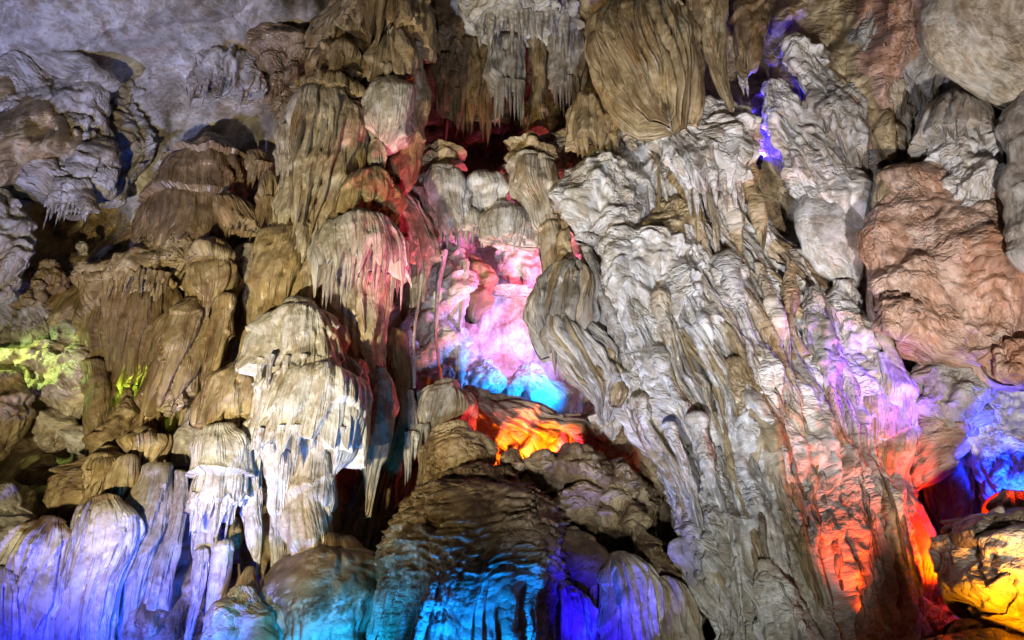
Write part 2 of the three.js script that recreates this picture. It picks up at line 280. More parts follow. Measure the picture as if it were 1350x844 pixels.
function wallD(px, py) {
  const u = clamp(px / 75, 0, 18), v = clamp(py / 70, 0, 12), i = Math.floor(u), j = Math.floor(v), q = (a, b) => WD[clamp(b, 0, 12)][clamp(a, 0, 18)], fu = u - i, fv = v - j;
  const row = b => cr(q(i - 1, b), q(i, b), q(i + 1, b), q(i + 2, b), fu);
  const open = clamp(blob(px, py, 690, 430, 150, 190) + blob(px, py, 670, 130, 140, 110) + blob(px, py, 500, 560, 60, 260) + blob(px, py, 70, 290, 90, 50) + blob(px, py, 40, 640, 100, 70) + blob(px, py, 175, 500, 60, 80) + blob(px, py, 1270, 620, 100, 130) + blob(px, py, 930, 780, 60, 130) + blob(px, py, 1330, 110, 150, 260) + blob(px, py, 1110, 800, 170, 190));
  let d = -0.65 * (1 - open) + cr(row(j - 1), row(j), row(j + 1), row(j + 2), fv);
  if (px < 0) d -= Math.pow(-px / 400, 1.5) * 4; if (px > 1350) d -= Math.pow((px - 1350) / 400, 1.5) * 3; if (py < 0) d -= Math.pow(-py / 300, 1.2) * 3.5; if (py > 844) d -= (py - 844) / 300 * 1.2;
  return d;
}
{
  const x0 = -420, x1 = 1780, y0 = -330, y1 = 1010, step = 4, nx = Math.round((x1 - x0) / step), ny = Math.round((y1 - y0) / step);
  const pos = [], col = [], uv = [], idx = [], bare = [], idx2 = [];
  for (let j = 0; j <= ny; j++) for (let i = 0; i <= nx; i++) {
    const px = x0 + i * step, py = y0 + j * step, b = P(px, py, wallD(px, py));
    // where the ceiling is bare and smooth
    const sm = clamp(blob(px, py, 100, 0, 240, 110) + blob(px, py, 380, 0, 120, 60) + blob(px, py, 240, 190, 130, 130) + blob(px, py, 1330, 130, 130, 240) + blob(px, py, 1090, 320, 60, 80) + blob(px, py, 690, 400, 60, 130) * 0.8);
    bare.push(sm > 0.5);
    let d = fbm(b.x * 0.45, b.y * 0.45, b.z * 0.45, 3) * 0.5 * (1 - 0.3 * sm);
    d += billow(b.x * 1.1, b.y * 0.8, b.z * 1.1, 4) * 0.22 * (1 - 0.72 * sm);
    d += (0.5 - cell(b.x * 2.6, b.y * 2.0, b.z * 2.6)) * 0.16 * (1 - sm);
    d += 0.16 * (1 - sm) * sstep(-0.2, 0.2, noise(b.x * 0.5, b.y * 0.5, 4)) * (Math.sqrt(Math.abs(Math.sin(Math.PI * (b.x * 2.4 + 1.4 * noise(b.x * 1.1, b.y * 0.5, b.z))))) - 0.6);
    const sc = cell(b.x * 0.8, b.y * 0.8, b.z * 0.8); d -= sm * 0.16 * (0.6 - sc);           // scallops of bare ceiling
    const k = 1 - d / wallD(px, py);
    const p = b.clone().sub(EYE).multiplyScalar(k).add(EYE);
    uv.push(p.x, p.y + p.z); crook(p.x, p.y, p.z, bent); pos.push(bent[0], bent[1], bent[2]);
    const c = mineral(blob(px, py, 680, 420, 130, 170) > 0.4 ? 'white' : sm > 0.5 ? 'grey' : px > 1130 ? 'pink' : (py > 20 && py < 230 && px > 540 && px < 800) || (px > 480 && px < 560) ? 'brown' : 'tan', p.x, p.y, p.z, p.x, 3.3, 0.4 - 0.2 * sm); col.push(...c);
  }
  const w = nx + 1;
  for (let j = 0; j < ny; j++) for (let i = 0; i < nx; i++) { const a = j * w + i; (bare[a] ? idx2 : idx).push(a, a + w, a + 1, a + 1, a + w, a + w + 1); }
  const g = new THREE.BufferGeometry(); g.setAttribute('position', new THREE.Float32BufferAttribute(pos, 3)); g.setAttribute('color', new THREE.Float32BufferAttribute(col, 3)); g.setAttribute('uv', new THREE.Float32BufferAttribute(uv, 2)); g.setIndex(idx.concat(idx2)); g.computeVertexNormals();
  const g2 = g.clone(); g.setIndex(idx); g2.setIndex(idx2);
  const m = new THREE.Mesh(g, MAT.rough); m.name = 'cave_wall'; m.userData = { kind: 'structure', label: 'rough limestone cave wall behind the formations' }; scene.add(shadow(m));
  const m2 = new THREE.Mesh(g2, MAT.smooth); m2.name = 'cave_ceiling'; m2.userData = { kind: 'structure', label: 'bare smooth grey limestone of the ceiling' }; scene.add(shadow(m2));
}
function ground(name, w, dpt, cx, cz, seg, fn, pal, label) {
  const pos = [], col = [], uv = [], idx = [];
  for (let j = 0; j <= seg; j++) for (let i = 0; i <= seg; i++) { const x = cx + (i / seg - 0.5) * w, z = cz + (j / seg - 0.5) * dpt, [X, Y, Z] = fn(x, z); pos.push(X, Y, Z); uv.push(X, Z + Y); col.push(...mineral(pal, X, Y, Z, X, 5)); }
  for (let j = 0; j < seg; j++) for (let i = 0; i < seg; i++) { const a = j * (seg + 1) + i; idx.push(a, a + seg + 1, a + 1, a + 1, a + seg + 1, a + seg + 2); }
  const g = new THREE.BufferGeometry(); g.setAttribute('position', new THREE.Float32BufferAttribute(pos, 3)); g.setAttribute('color', new THREE.Float32BufferAttribute(col, 3)); g.setAttribute('uv', new THREE.Float32BufferAttribute(uv, 2)); g.setIndex(idx); g.computeVertexNormals();
  const m = new THREE.Mesh(g, MAT.rough); m.name = name; m.userData = { kind: 'structure', label }; scene.add(shadow(m));
}
ground('cave_floor', 44, 44, 0, -4, 120, (x, z) => [x, 0.25 * fbm(x * 0.5, 0, z * 0.5, 3) + (z < -10 ? (-10 - z) * 0.5 : 0) - 0.1, z], 'dark', 'uneven dark brown cave floor');
{
  const g = new THREE.SphereGeometry(24, 96, 64), p = g.attributes.position, col = [];
  for (let i = 0; i < p.count; i++) { let x = p.getX(i), y = p.getY(i), z = p.getZ(i); const k = 1 + 0.08 * fbm(x * 0.2, y * 0.2, z * 0.2, 4); x *= k; y = Math.max(-2, y * k * 0.85); z *= k; p.setXYZ(i, x, y, z - 4); col.push(...mineral('dark', x, y, z, x, 8)); }
  g.setAttribute('color', new THREE.Float32BufferAttribute(col, 3)); g.computeVertexNormals();
  const m = new THREE.Mesh(g, MAT.rough); m.name = 'cave_hall'; m.userData = { kind: 'structure', label: 'rough rock shell of the cave hall around the viewer' }; scene.add(shadow(m));
}

// ---------------------------------------------------------------- formations. rows [py, x left, x right, D]; o: s style, c mineral, k depth / width
const FS = 'flowstone', ST = 'stalactite', CU = 'drapery', BO = 'boulder', CO = 'column';
// upper left
rock('rock_overhang', 'overhang', 'broad pale rock block with diagonal scratches under the smooth ceiling', { D: 13.4, s: 'slab', c: 'grey', k: 0.35, fa: 0.05, f: 1.6, foot: 'round', cap: 0.15, lump: 0.26, lf: 0.8 }, [[92, -70, 60], [120, -70, 140], [180, -70, 148], [230, -70, 142], [265, 40, 134], [283, 80, 120]]);
rock('rock_ledge', 'rock', 'smooth grey lip of rock with a dark gap under it', { D: 13.2, s: 'smooth', c: 'grey', k: 0.5, foot: 'round' }, [[58, -60, 20], [72, -70, 100], [92, 20, 145], [108, 90, 160]]);
rock('rock_lump', 'rock', 'knobbly pale rock stack beside the black hollow', { D: 12.9, s: 'coral', c: 'grey', k: 0.6, foot: 'round' }, [[262, -30, 24], [300, -30, 40], [340, -40, 34], [385, -40, 26]]);
rock('stalactite_cluster', ST, 'spiky grey stalactite cluster hanging from the lilac ceiling', { D: 14.2, s: 'rib', c: 'grey', drips: 12, dl: 0.55, dr: 0.07, k: 0.6 }, [[58, 300, 345], [80, 262, 345], [105, 240, 350], [120, 250, 345]]);
rock('stalactite', ST, 'bulbous brown stalactite with two lobes beside the stepped tower', { D: 13.9, s: 'coral', c: 'brown', foot: 'round', footH: 0.4, drips: 5, dl: 0.5, dr: 0.1 }, [[8, 330, 372], [35, 340, 398], [65, 348, 404], [90, 352, 392], [112, 360, 374]]);
rock('stalactite', ST, 'ragged grey rock tuft hugging the ceiling edge', { D: 14.1, s: 'coral', c: 'grey', drips: 6, dl: 0.4, dr: 0.06 }, [[22, 262, 300], [45, 250, 330], [62, 255, 325]]);
rock('rock_rib', 'rock', 'pale crusted rib beside the diagonal dark crack', { D: 14.0, s: 'coral', c: 'grey', k: 0.5, foot: 'round' }, [[102, 150, 185], [150, 140, 190], [200, 150, 205], [262, 130, 158]]);
rock('flowstone_mound', FS, 'wide brown flowstone mound inside an arched recess', { D: 14.3, s: 'flow', c: 'brown', k: 0.55, tier: [[0.25, 0.12], [0.55, 0.1]] }, [[196, 250, 305], [215, 215, 325], [260, 198, 330], [310, 186, 322], [330, 182, 318]]);
rock('shell_flowstone', FS, 'small yellowish shell of fluted calcite on the mound', { D: 13.6, s: 'fine', c: 'tan', fa: 0.09, foot: 'under', drips: 7, dl: 0.3, dr: 0.05 }, [[258, 288, 312], [268, 279, 328], [288, 280, 338], [304, 292, 342]]);
rock('boulder', BO, 'small pale rock on the edge of the black hollow', { D: 14.4, s: 'lump', c: 'cream', foot: 'round' }, [[320, 99, 108], [328, 97, 112], [338, 99, 110]]);
rock('boulder', BO, 'brown knobbly rock below the black hollow', { D: 14, s: 'coral', c: 'tan', foot: 'round' }, [[352, 50, 80], [366, 40, 90], [380, 48, 84]]);
rock('boulder', BO, 'low brown rock at the foot of the pale stack', { D: 13.8, s: 'coral', c: 'tan', foot: 'round' }, [[374, 24, 52], [386, 20, 60], [398, 26, 54]]);
rock('rock_ledge', 'rock', 'long brown shelf of rock above the tattered curtain', { D: 14, s: 'rib', c: 'tan', k: 0.5, foot: 'round' }, [[333, 170, 245], [350, 130, 250], [368, 100, 248], [380, 110, 230]]);
// left middle
rock('flowstone_curtain', CU, 'wide tattered brown flowstone curtain below the shelf', { D: 14.1, s: 'flow', c: 'brown', k: 0.4, drips: 9, dl: 0.5, dr: 0.07, stain: 0.5 }, [[368, 130, 235], [390, 112, 244], [430, 104, 240], [470, 112, 215], [492, 118, 205]]);
rock('flowstone_slope', FS, 'pale grey slope above the green lit rubble', { D: 14.3, s: 'rib', c: 'grey', k: 0.35, foot: 'round' }, [[400, -60, 60], [425, -60, 110], [460, -60, 120], [490, -60, 90]]);
rock('rubble_slope', 'rubble', 'craggy rubble bank glowing green from a hidden lamp', { D: 14.1, s: 'coral', c: 'cream', k: 0.4, coral: 0.2, cf: 3, foot: 'round' }, [[448, 60, 118], [475, -40, 126], [510, -40, 130], [540, 20, 112], [548, 40, 108]]);
rock('boulder', BO, 'smooth brown rock in front of the green rubble', { D: 13.2, s: 'lump', c: 'tan', foot: 'round' }, [[500, -30, 16], [525, -30, 38], [555, -30, 44], [590, -30, 20]]);
rock('boulder', BO, 'bright green lit craggy rock beside the lamp', { D: 14, s: 'coral', c: 'cream', foot: 'round' }, [[548, 58, 82], [562, 50, 92], [585, 46, 90], [592, 52, 84]]);
rock('boulder', BO, 'block of pale rock lit almost white below the slot', { D: 14, s: 'slab', c: 'white', foot: 'round' }, [[570, 92, 112], [580, 86, 116], [590, 88, 112]]);
rock('flowstone_column', CO, 'brown column flanking the bright green slot', { D: 13.7, s: 'flow', c: 'brown', k: 0.7 }, [[480, 118, 140], [510, 118, 146], [560, 116, 142], [605, 114, 136]]);
rock('flowstone_column', CO, 'ragged wider brown column flanking the bright green slot', { D: 13.6, s: 'flow', c: 'brown', k: 0.7 }, [[450, 196, 222], [500, 192, 228], [545, 182, 220], [575, 166, 214]]);
rock('rock_rib', 'rock', 'brown tilted slab leaning under the green slot', { D: 13.5, s: 'slab', c: 'tan', foot: 'round' }, [[518, 158, 176], [545, 145, 180], [580, 132, 172], [602, 128, 160]]);
rock('mushroom_flowstone', FS, 'mushroom cap of fluted flowstone on a narrow skirt', { D: 13.4, s: 'fine', c: 'tan', foot: 'under', footH: 0.2, fs: -0.2 }, [[326, 258, 300], [333, 244, 312], [343, 242, 312], [349, 250, 306]]);
rock('flowstone_curtain', CU, 'tapering tattered skirt beneath the mushroom cap', { D: 13.6, s: 'flow', c: 'tan', fa: 0.13, drips: 8, dl: 0.4, dr: 0.06 }, [[350, 252, 302], [365, 243, 312], [385, 250, 308], [408, 262, 292]]);
rock('flowstone_curtain', CU, 'folded tan curtain below the mushroom skirt', { D: 13.5, s: 'pleat', c: 'tan', f: 2.4, drips: 6, dl: 0.8, dr: 0.1 }, [[402, 246, 272], [420, 225, 282], [450, 206, 282], [490, 200, 268], [520, 194, 255]]);
rock('stalactite', ST, 'long slender brown stalactite leaning beside the folded curtain', { D: 13.3, s: 'flow', c: 'tan', foot: 'round', drip: 0 }, [[395, 284, 312], [440, 280, 306], [490, 268, 292], [525, 262, 276], [533, 264, 272]]);
rock('boulder', BO, 'tan rock block below the folded curtain', { D: 13.2, s: 'slab', c: 'tan', foot: 'round' }, [[508, 222, 246], [520, 212, 252], [535, 210, 248], [545, 216, 236]]);
rock('shell_flowstone', FS, 'fluted shell hood above the blue lit domes', { D: 12.9, s: 'fine', c: 'tan', fa: 0.1, foot: 'under', drips: 8, dl: 0.25, dr: 0.05 }, [[568, 168, 205], [578, 154, 220], [592, 158, 222], [608, 168, 205]]);
rock('flowstone_slope', FS, 'tall olive flowstone slope beside the white terraces', { D: 14.1, s: 'flow', c: 'tan', k: 0.45, fa: 0.04 }, [[330, 320, 360], [380, 306, 372], [440, 292, 370], [500, 278, 350], [545, 262, 330]]);
rock('boulder', BO, 'smooth grey hump next to the mushroom cap', { D: 13.9, s: 'smooth', c: 'grey', foot: 'round' }, [[332, 316, 350], [350, 306, 356], [375, 308, 350], [392, 316, 340]]);
rock('boulder', BO, 'smooth grey hump beside the fluted hood', { D: 13.1, s: 'smooth', c: 'grey', foot: 'round' }, [[545, 246, 268], [565, 232, 276], [590, 222, 270], [612, 226, 250]]);
rock('stalactite_cluster', ST, 'short brown drip fringe under the long shelf', { D: 13.7, s: 'flow', c: 'tan', k: 0.5, drips: 14, dl: 0.4, dr: 0.05 }, [[362, 128, 200], [368, 118, 232], [376, 120, 230]]);
rock('stalactite_cluster', ST, 'grey drip fringe under the scratched rock block', { D: 13.1, s: 'rib', c: 'grey', k: 0.4, drips: 12, dl: 0.4, dr: 0.05 }, [[255, 60, 120], [265, 56, 128], [275, 62, 124]]);
rock('stalactite_cluster', ST, 'row of thin tan drips below the arched recess', { D: 14.0, s: 'flow', c: 'tan', k: 0.5, drips: 12, dl: 0.45, dr: 0.05 }, [[200, 325, 350], [215, 322, 362], [228, 326, 362]]);
rock('stalactite_cluster', ST, 'tan drips on the flank of the pleated skirt', { D: 13.5, s: 'flow', c: 'tan', k: 0.6, drips: 9, dl: 0.6, dr: 0.06 }, [[232, 340, 362], [255, 336, 370], [275, 338, 368]]);
// stepped tower
rock('flowstone_tier', FS, 'topmost fluted tier of the stepped tower', { D: 13.6, s: 'pleat', c: 'tan', drips: 10, dl: 0.35, dr: 0.09, k: 0.6 }, [[-20, 470, 550], [10, 435, 566], [35, 418, 572], [60, 402, 574]]);
rock('flowstone_tier', FS, 'second tier, tan narrow half of the tower', { D: 13.4, s: 'pleat', c: 'tan', drips: 6, dl: 0.3, dr: 0.09 }, [[62, 424, 470], [78, 412, 482], [100, 408, 484], [116, 404, 482]]);
rock('flowstone_tier', FS, 'second tier, pale half of the tower with scalloped hem', { D: 13.3, s: 'pleat', c: 'cream', drips: 7, dl: 0.35, dr: 0.08 }, [[40, 498, 535], [58, 484, 548], [85, 478, 555], [110, 480, 550]]);
rock('flowstone_tier', FS, 'narrow shelf tier above the long pleated skirt', { D: 13.2, s: 'flow', c: 'tan', drips: 4, dl: 0.2, dr: 0.08 }, [[110, 414, 470], [122, 400, 484], [134, 394, 486]]);
rock('flowstone_skirt', FS, 'long pleated skirt of the tower with deep folds', { D: 13.1, s: 'pleat', c: 'cream', fa: 0.24, k: 0.7, drips: 9, dl: 0.8, dr: 0.1, drip: 0.8, fs: 0.22, blades: 12, bl: 0.55, br: 0.09 }, [[132, 402, 462], [145, 386, 476], [180, 376, 482], [225, 370, 470], [270, 366, 452], [295, 364, 440]]);
rock('flowstone_lobe', FS, 'smooth pale lobe hanging on the tower', { D: 13.0, s: 'flow', c: 'white', fa: 0.035, foot: 'round', drip: 0 }, [[112, 490, 530], [130, 479, 546], [160, 480, 546], [182, 488, 538], [195, 494, 526]]);
rock('flowstone_lobe', FS, 'small teardrop lobe under the pale lobe', { D: 12.9, s: 'flow', c: 'cream', fa: 0.03, foot: 'round', drip: 0 }, [[190, 490, 510], [205, 485, 514], [220, 488, 510]]);
rock('flowstone_lobe', FS, 'thin finger lobe beside the teardrop', { D: 13.0, s: 'flow', c: 'tan', fa: 0.03, foot: 'round', drip: 0 }, [[186, 472, 484], [205, 468, 484], [222, 472, 482]]);
rock('flowstone_lobe', FS, 'shadowed rounded lobe on the dark side of the tower', { D: 13.5, s: 'flow', c: 'tan', fa: 0.05, foot: 'round' }, [[95, 545, 562], [130, 540, 566], [180, 520, 552], [235, 510, 540]]);
rock('flowstone_tier', FS, 'tan bell tier under the finger lobes', { D: 12.9, s: 'pleat', c: 'tan', fa: 0.09, drips: 6, dl: 0.3, dr: 0.08 }, [[228, 474, 508], [242, 452, 520], [265, 442, 528], [284, 440, 522]]);
rock('rock_spire', 'rock', 'pink lit jagged spur beside the bell tier', { D: 13.6, s: 'flow', c: 'cream', fa: 0.14, drips: 7, dl: 0.7, dr: 0.1 }, [[250, 512, 536], [270, 504, 552], [300, 508, 566], [335, 522, 572]]);
rock('flowstone_column', CO, 'grey pink column between the jellyfish dome and the niche', { D: 13.9, s: 'flow', c: 'grey', drips: 3, dl: 0.6 }, [[250, 545, 562], [300, 546, 574], [350, 542, 566], [390, 540, 558]]);
// terraces below the tower
rock('flowstone_lobe', FS, 'smooth tan teardrop above the folded pillars', { D: 12.8, s: 'flow', c: 'cream', fa: 0.04, foot: 'round', drip: 0.1 }, [[292, 388, 404], [305, 382, 414], [325, 384, 412], [345, 390, 404]]);
rock('flowstone_skirt', FS, 'fluted tan pillars beside the jellyfish dome', { D: 13.0, s: 'pleat', c: 'tan', f: 2.4, fa: 0.14, drips: 6, dl: 0.6, dr: 0.1 }, [[298, 366, 392], [315, 352, 404], [350, 344, 402], [395, 338, 392], [425, 336, 384]]);
rock('flowstone_column', CO, 'smooth yellowish pillar touching the jellyfish dome', { D: 13.0, s: 'flow', c: 'cream', fa: 0.03, drip: 0 }, [[312, 402, 420], [340, 400, 424], [380, 394, 420], [410, 388, 414]]);
rock('flowstone_dome', FS, 'jellyfish shaped white dome with hanging tentacles, pink on one side', { D: 12.6, s: 'fine', c: 'white', fa: 0.08, f: 5, drip: 0.9, drips: 20, dl: 0.75, dr: 0.055, k: 0.8, footH: 0.5 }, [[294, 452, 500], [302, 432, 520], [318, 420, 534], [340, 416, 544], [362, 420, 545]]);
rock('flowstone_column', CO, 'red lit fluted stem beneath the jellyfish dome', { D: 13.2, s: 'flow', c: 'cream', k: 0.6 }, [[355, 430, 520], [400, 424, 510], [440, 430, 505], [490, 440, 505], [540, 450, 500]]);
rock('flowstone_dome', FS, 'large white domed terrace with a brown crown', { D: 12.5, s: 'flow', c: 'white', fa: 0.055, k: 0.75, drip: 0.3, drips: 7, dl: 0.35, dr: 0.08 }, [[408, 372, 424], [420, 350, 442], [445, 334, 452], [475, 328, 456], [498, 322, 454]]);
rock('flowstone_lobe', FS, 'small pale horn under the red lit stem', { D: 12.5, s: 'flow', c: 'cream', fa: 0.02, foot: 'round', drip: 0 }, [[430, 448, 460], [442, 444, 466], [458, 446, 458]]);
rock('flowstone_lobe', FS, 'grey knuckle shaped lobe beside the white dome', { D: 12.6, s: 'flow', c: 'grey', fa: 0.03, foot: 'round', drip: 0 }, [[464, 446, 468], [476, 442, 482], [498, 450, 486], [515, 462, 486]]);
rock('flowstone_tier', FS, 'broad white terrace under the domed one, bluish hem', { D: 12.3, s: 'flow', c: 'white', fa: 0.07, k: 0.7, drips: 9, dl: 0.4, dr: 0.09, drip: 0.5 }, [[488, 378, 448], [500, 350, 472], [525, 336, 482], [560, 330, 482], [590, 328, 476]]);
rock('flowstone_tier', FS, 'tan fringe terrace beside the white ones', { D: 12.7, s: 'flow', c: 'tan', drips: 8, dl: 0.5, dr: 0.09 }, [[490, 304, 345], [505, 282, 352], [530, 268, 350], [555, 264, 346]]);
rock('flowstone_column', CO, 'thick white pillar, outer leg of the terraces', { D: 12.4, s: 'flow', c: 'white', fa: 0.04, drip: 0.2, foot: 'round' }, [[560, 326, 360], [600, 322, 358], [650, 320, 354], [700, 326, 350], [735, 334, 346]]);
rock('flowstone_column', CO, 'thick white pillar, middle leg of the terraces', { D: 12.2, s: 'flow', c: 'white', fa: 0.035, foot: 'round', drip: 0.2 }, [[540, 352, 400], [600, 354, 396], [660, 352, 390], [710, 352, 382], [745, 358, 372]]);
rock('flowstone_column', CO, 'thick cream pillar, inner leg of the terraces', { D: 12.3, s: 'flow', c: 'cream', fa: 0.04, drip: 0.1 }, [[550, 388, 430], [600, 390, 430], [660, 380, 424], [720, 376, 440], [750, 376, 446]]);
rock('flowstone_lobe', FS, 'bluish leaf shaped lobe hanging from the white terrace', { D: 12.1, s: 'flow', c: 'white', fa: 0.05, foot: 'round', drip: 0.1 }, [[515, 446, 478], [545, 440, 482], [580, 436, 470], [605, 438, 456], [620, 438, 444]]);
rock('flowstone_lobe', FS, 'knotted grey lobe on the inner pillar', { D: 12.2, s: 'flow', c: 'grey', fa: 0.06, drips: 4, dl: 0.25 }, [[600, 418, 438], [630, 410, 442], [660, 402, 442], [672, 404, 436]]);
rock('flowstone_curtain', CU, 'grey curved curtain on the dark side of the terraces', { D: 12.9, s: 'flow', c: 'grey', k: 0.6, fa: 0.09, foot: 'round' }, [[485, 482, 508], [510, 476, 516], [560, 476, 514], [610, 478, 502], [655, 484, 494]]);
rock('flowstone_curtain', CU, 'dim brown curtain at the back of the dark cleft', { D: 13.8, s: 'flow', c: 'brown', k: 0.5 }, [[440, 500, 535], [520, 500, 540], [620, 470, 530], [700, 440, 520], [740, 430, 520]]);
// bottom left, lit blue and violet from below
rock('flowstone_dome', FS, 'tall white fluted pillar dome with a scalloped belt', { D: 12.2, s: 'fine', c: 'white', f: 5, k: 0.7, tier: [[0.55, 0.12], [0.8, 0.08]], drip: 0.5, drips: 9, dl: 0.5, dr: 0.07 }, [[565, 268, 312], [585, 250, 325], [620, 246, 326], [655, 246, 322], [670, 250, 318]]);
rock('flowstone_column', CO, 'slim fluted stem under the scalloped belt', { D: 12.3, s: 'fine', c: 'white', drip: 0.4 }, [[660, 256, 300], [690, 252, 296], [720, 250, 292], [735, 252, 290]]);
rock('flowstone_lobe', FS, 'pale blue longer tongue of a hanging pair', { D: 12.1, s: 'flow', c: 'white', fa: 0.05, foot: 'round', drip: 0.2 }, [[725, 248, 274], [750, 246, 274], [790, 246, 264], [835, 240, 252]]);
rock('flowstone_lobe', FS, 'pale blue shorter tongue of a hanging pair', { D: 12.05, s: 'flow', c: 'white', fa: 0.04, foot: 'round', drip: 0.2 }, [[722, 276, 302], [745, 276, 302], [780, 274, 294], [830, 266, 274]]);
rock('flowstone_curtain', CU, 'narrow crinkled grey ribbon beside the scalloped pillar', { D: 12.3, s: 'fine', c: 'grey', k: 0.8, drip: 0.4 }, [[622, 230, 246], [680, 224, 246], [740, 206, 236], [800, 196, 224], [850, 186, 214]]);
rock('flowstone_dome', FS, 'violet blue curtain dome with a mossy brown crown', { D: 11.9, s: 'fine', c: 'brown', c2: 'white', c2t: 0.22, k: 0.75, fa: 0.1, drip: 0.3, blades: 14, bc: ['white'], br: 0.05, bl: 0.6 }, [[662, 118, 158], [680, 106, 172], [720, 100, 172], [780, 92, 158], [860, 84, 146]]);
rock('flowstone_dome', FS, 'blue smooth slope dome between ribbon and mossy dome', { D: 12.3, s: 'flow', c: 'grey', k: 0.7, fa: 0.04 }, [[616, 192, 226], [650, 182, 228], [700, 172, 220], [770, 160, 204], [860, 140, 188]]);
rock('flowstone_dome', FS, 'wide violet curtain with a brown shoulder', { D: 11.8, s: 'flow', c: 'brown', c2: 'white', c2t: 0.25, k: 0.7, blades: 10, bc: ['white'], br: 0.06, bl: 0.6 }, [[690, 50, 92], [712, 30, 104], [760, 10, 100], [860, -30, 84]]);
rock('flowstone_dome', FS, 'violet fluted skirt in front of the wide violet curtain', { D: 11.5, s: 'fine', c: 'white', k: 0.7 }, [[770, -30, 36], [800, -50, 40], [870, -60, 40]]);
rock('rock_ledge', 'rock', 'tan terraced rock face above the mossy dome', { D: 12.9, s: 'rib', c: 'tan', k: 0.5, foot: 'round', tier: [[0.4, 0.12]] }, [[594, 120, 148], [615, 104, 180], [640, 86, 180], [672, 68, 170], [690, 64, 120]]);
rock('flowstone_curtain', CU, 'short yellow tan fluted apron on the terraced face', { D: 12.6, s: 'fine', c: 'tan', drips: 6, dl: 0.25 }, [[600, 112, 150], [615, 106, 162], [640, 110, 158]]);
rock('flowstone_curtain', CU, 'fine fluted apron beside the terraced face', { D: 12.5, s: 'fine', c: 'tan', drip: 0.3 }, [[615, 150, 186], [640, 144, 190], [670, 146, 184], [690, 164, 184]]);
rock('rock_lump', 'rock', 'layered grey lobes beside the black pit', { D: 12, s: 'coral', c: 'grey', k: 0.6, foot: 'round', tier: [[0.3, 0.12], [0.6, 0.12]] }, [[658, -40, 22], [685, -40, 36], [715, -40, 40], [760, -40, 26], [790, -40, 12]]);
rock('boulder', BO, 'flat brown rock lying in the black pit', { D: 14, s: 'slab', c: 'tan', foot: 'round', k: 0.8 }, [[612, 60, 80], [620, 50, 88], [628, 30, 80]]);
rock('stalagmite', 'stalagmite', 'small tan stump in the dark between two pillars', { D: 12.8, s: 'lump', c: 'tan', foot: 'round' }, [[692, 312, 320], [720, 310, 322], [742, 312, 320]]);
rock('boulder', BO, 'tan cone of rock at the foot of the white pillars', { D: 12.2, s: 'flow', c: 'tan', foot: 'round' }, [[752, 322, 332], [775, 314, 340], [800, 300, 348]]);
rock('boulder', BO, 'small brown dome at the bottom beside the blue tongues', { D: 11.6, s: 'lump', c: 'tan', foot: 'round' }, [[786, 300, 335], [815, 280, 345], [870, 262, 350]]);
// bottom centre
rock('flowstone_dome', FS, 'dark smooth dome with a pale fringe at the foot of the white pillars', { D: 12.2, s: 'smooth', c: 'brown', c2: 'white', c2t: 0.68, f: 6, fa: 0.09, fs: 0.66, k: 0.7 }, [[722, 400, 470], [735, 374, 504], [768, 348, 520], [808, 334, 520], [880, 322, 500, 11.9]]);
rock('boulder', BO, 'rounded tan boulder beneath the glowing niche', { D: 13.2, s: 'scale', c: 'tan', scale: 0.04, foot: 'round' }, [[572, 572, 628], [592, 548, 652], [630, 538, 656], [670, 534, 640]]);
rock('flowstone_dome', FS, 'big brown scaly dome with a cyan curtain below', { D: 12.2, s: 'scale', c: 'brown', c2: 'white', c2t: 0.6, f: 6.5, fa: 0.2, f2: 14, fa2: 0.04, fs: 0.5, k: 0.75 }, [[640, 592, 690, 12.6], [655, 550, 724, 12.5], [690, 518, 738, 12.3], [735, 510, 744, 12.1], [775, 502, 740, 11.95], [815, 494, 732, 11.85], [880, 486, 728, 11.8]]);
rock('flowstone_curtain', CU, 'white blue stepped curtain between the cyan and violet ones', { D: 11.7, s: 'flow', c: 'white', k: 0.7, blades: 8, br: 0.06, bl: 0.6 }, [[765, 722, 756], [790, 716, 772], [830, 716, 778], [880, 716, 776]]);
rock('flowstone_curtain', CU, 'blue violet curtain under the smooth hump', { D: 11.9, s: 'flow', c: 'cream', k: 0.7, blades: 10, br: 0.06, bl: 0.6, cap: 0.3 }, [[730, 800, 830], [755, 780, 858], [800, 776, 874], [880, 774, 880]]);
rock('flowstone_curtain', CU, 'purple curtain at the edge of the dark cleft', { D: 12.1, s: 'flow', c: 'cream', k: 0.7, blades: 8, br: 0.06, bl: 0.6, cap: 0.3 }, [[758, 846, 872], [780, 838, 900], [820, 836, 914], [880, 836, 916]]);
rock('boulder', BO, 'smooth grey brown hump above the blue violet curtain', { D: 12.1, s: 'smooth', c: 'brown', foot: 'round' }, [[704, 742, 768], [725, 724, 800], [760, 716, 812], [785, 722, 800]]);
rock('boulder', BO, 'small brown egg shaped rock lying on the hump', { D: 12.2, s: 'lump', c: 'brown', foot: 'round' }, [[698, 742, 758], [712, 736, 770], [730, 742, 768]]);
rock('boulder', BO, 'brown lilac boulder beside the dark cleft', { D: 12.6, s: 'lump', c: 'brown', foot: 'round' }, [[696, 832, 852], [725, 824, 872], [755, 826, 884], [775, 836, 880]]);
rock('rock_ledge', 'rock', 'dark rubble ledge below the glowing niche', { D: 13.2, s: 'coral', c: 'brown', k: 0.4, coral: 0.16, foot: 'round', cap: 0.12 }, [[616, 660, 830], [640, 656, 856], [685, 690, 866], [730, 730, 870]]);
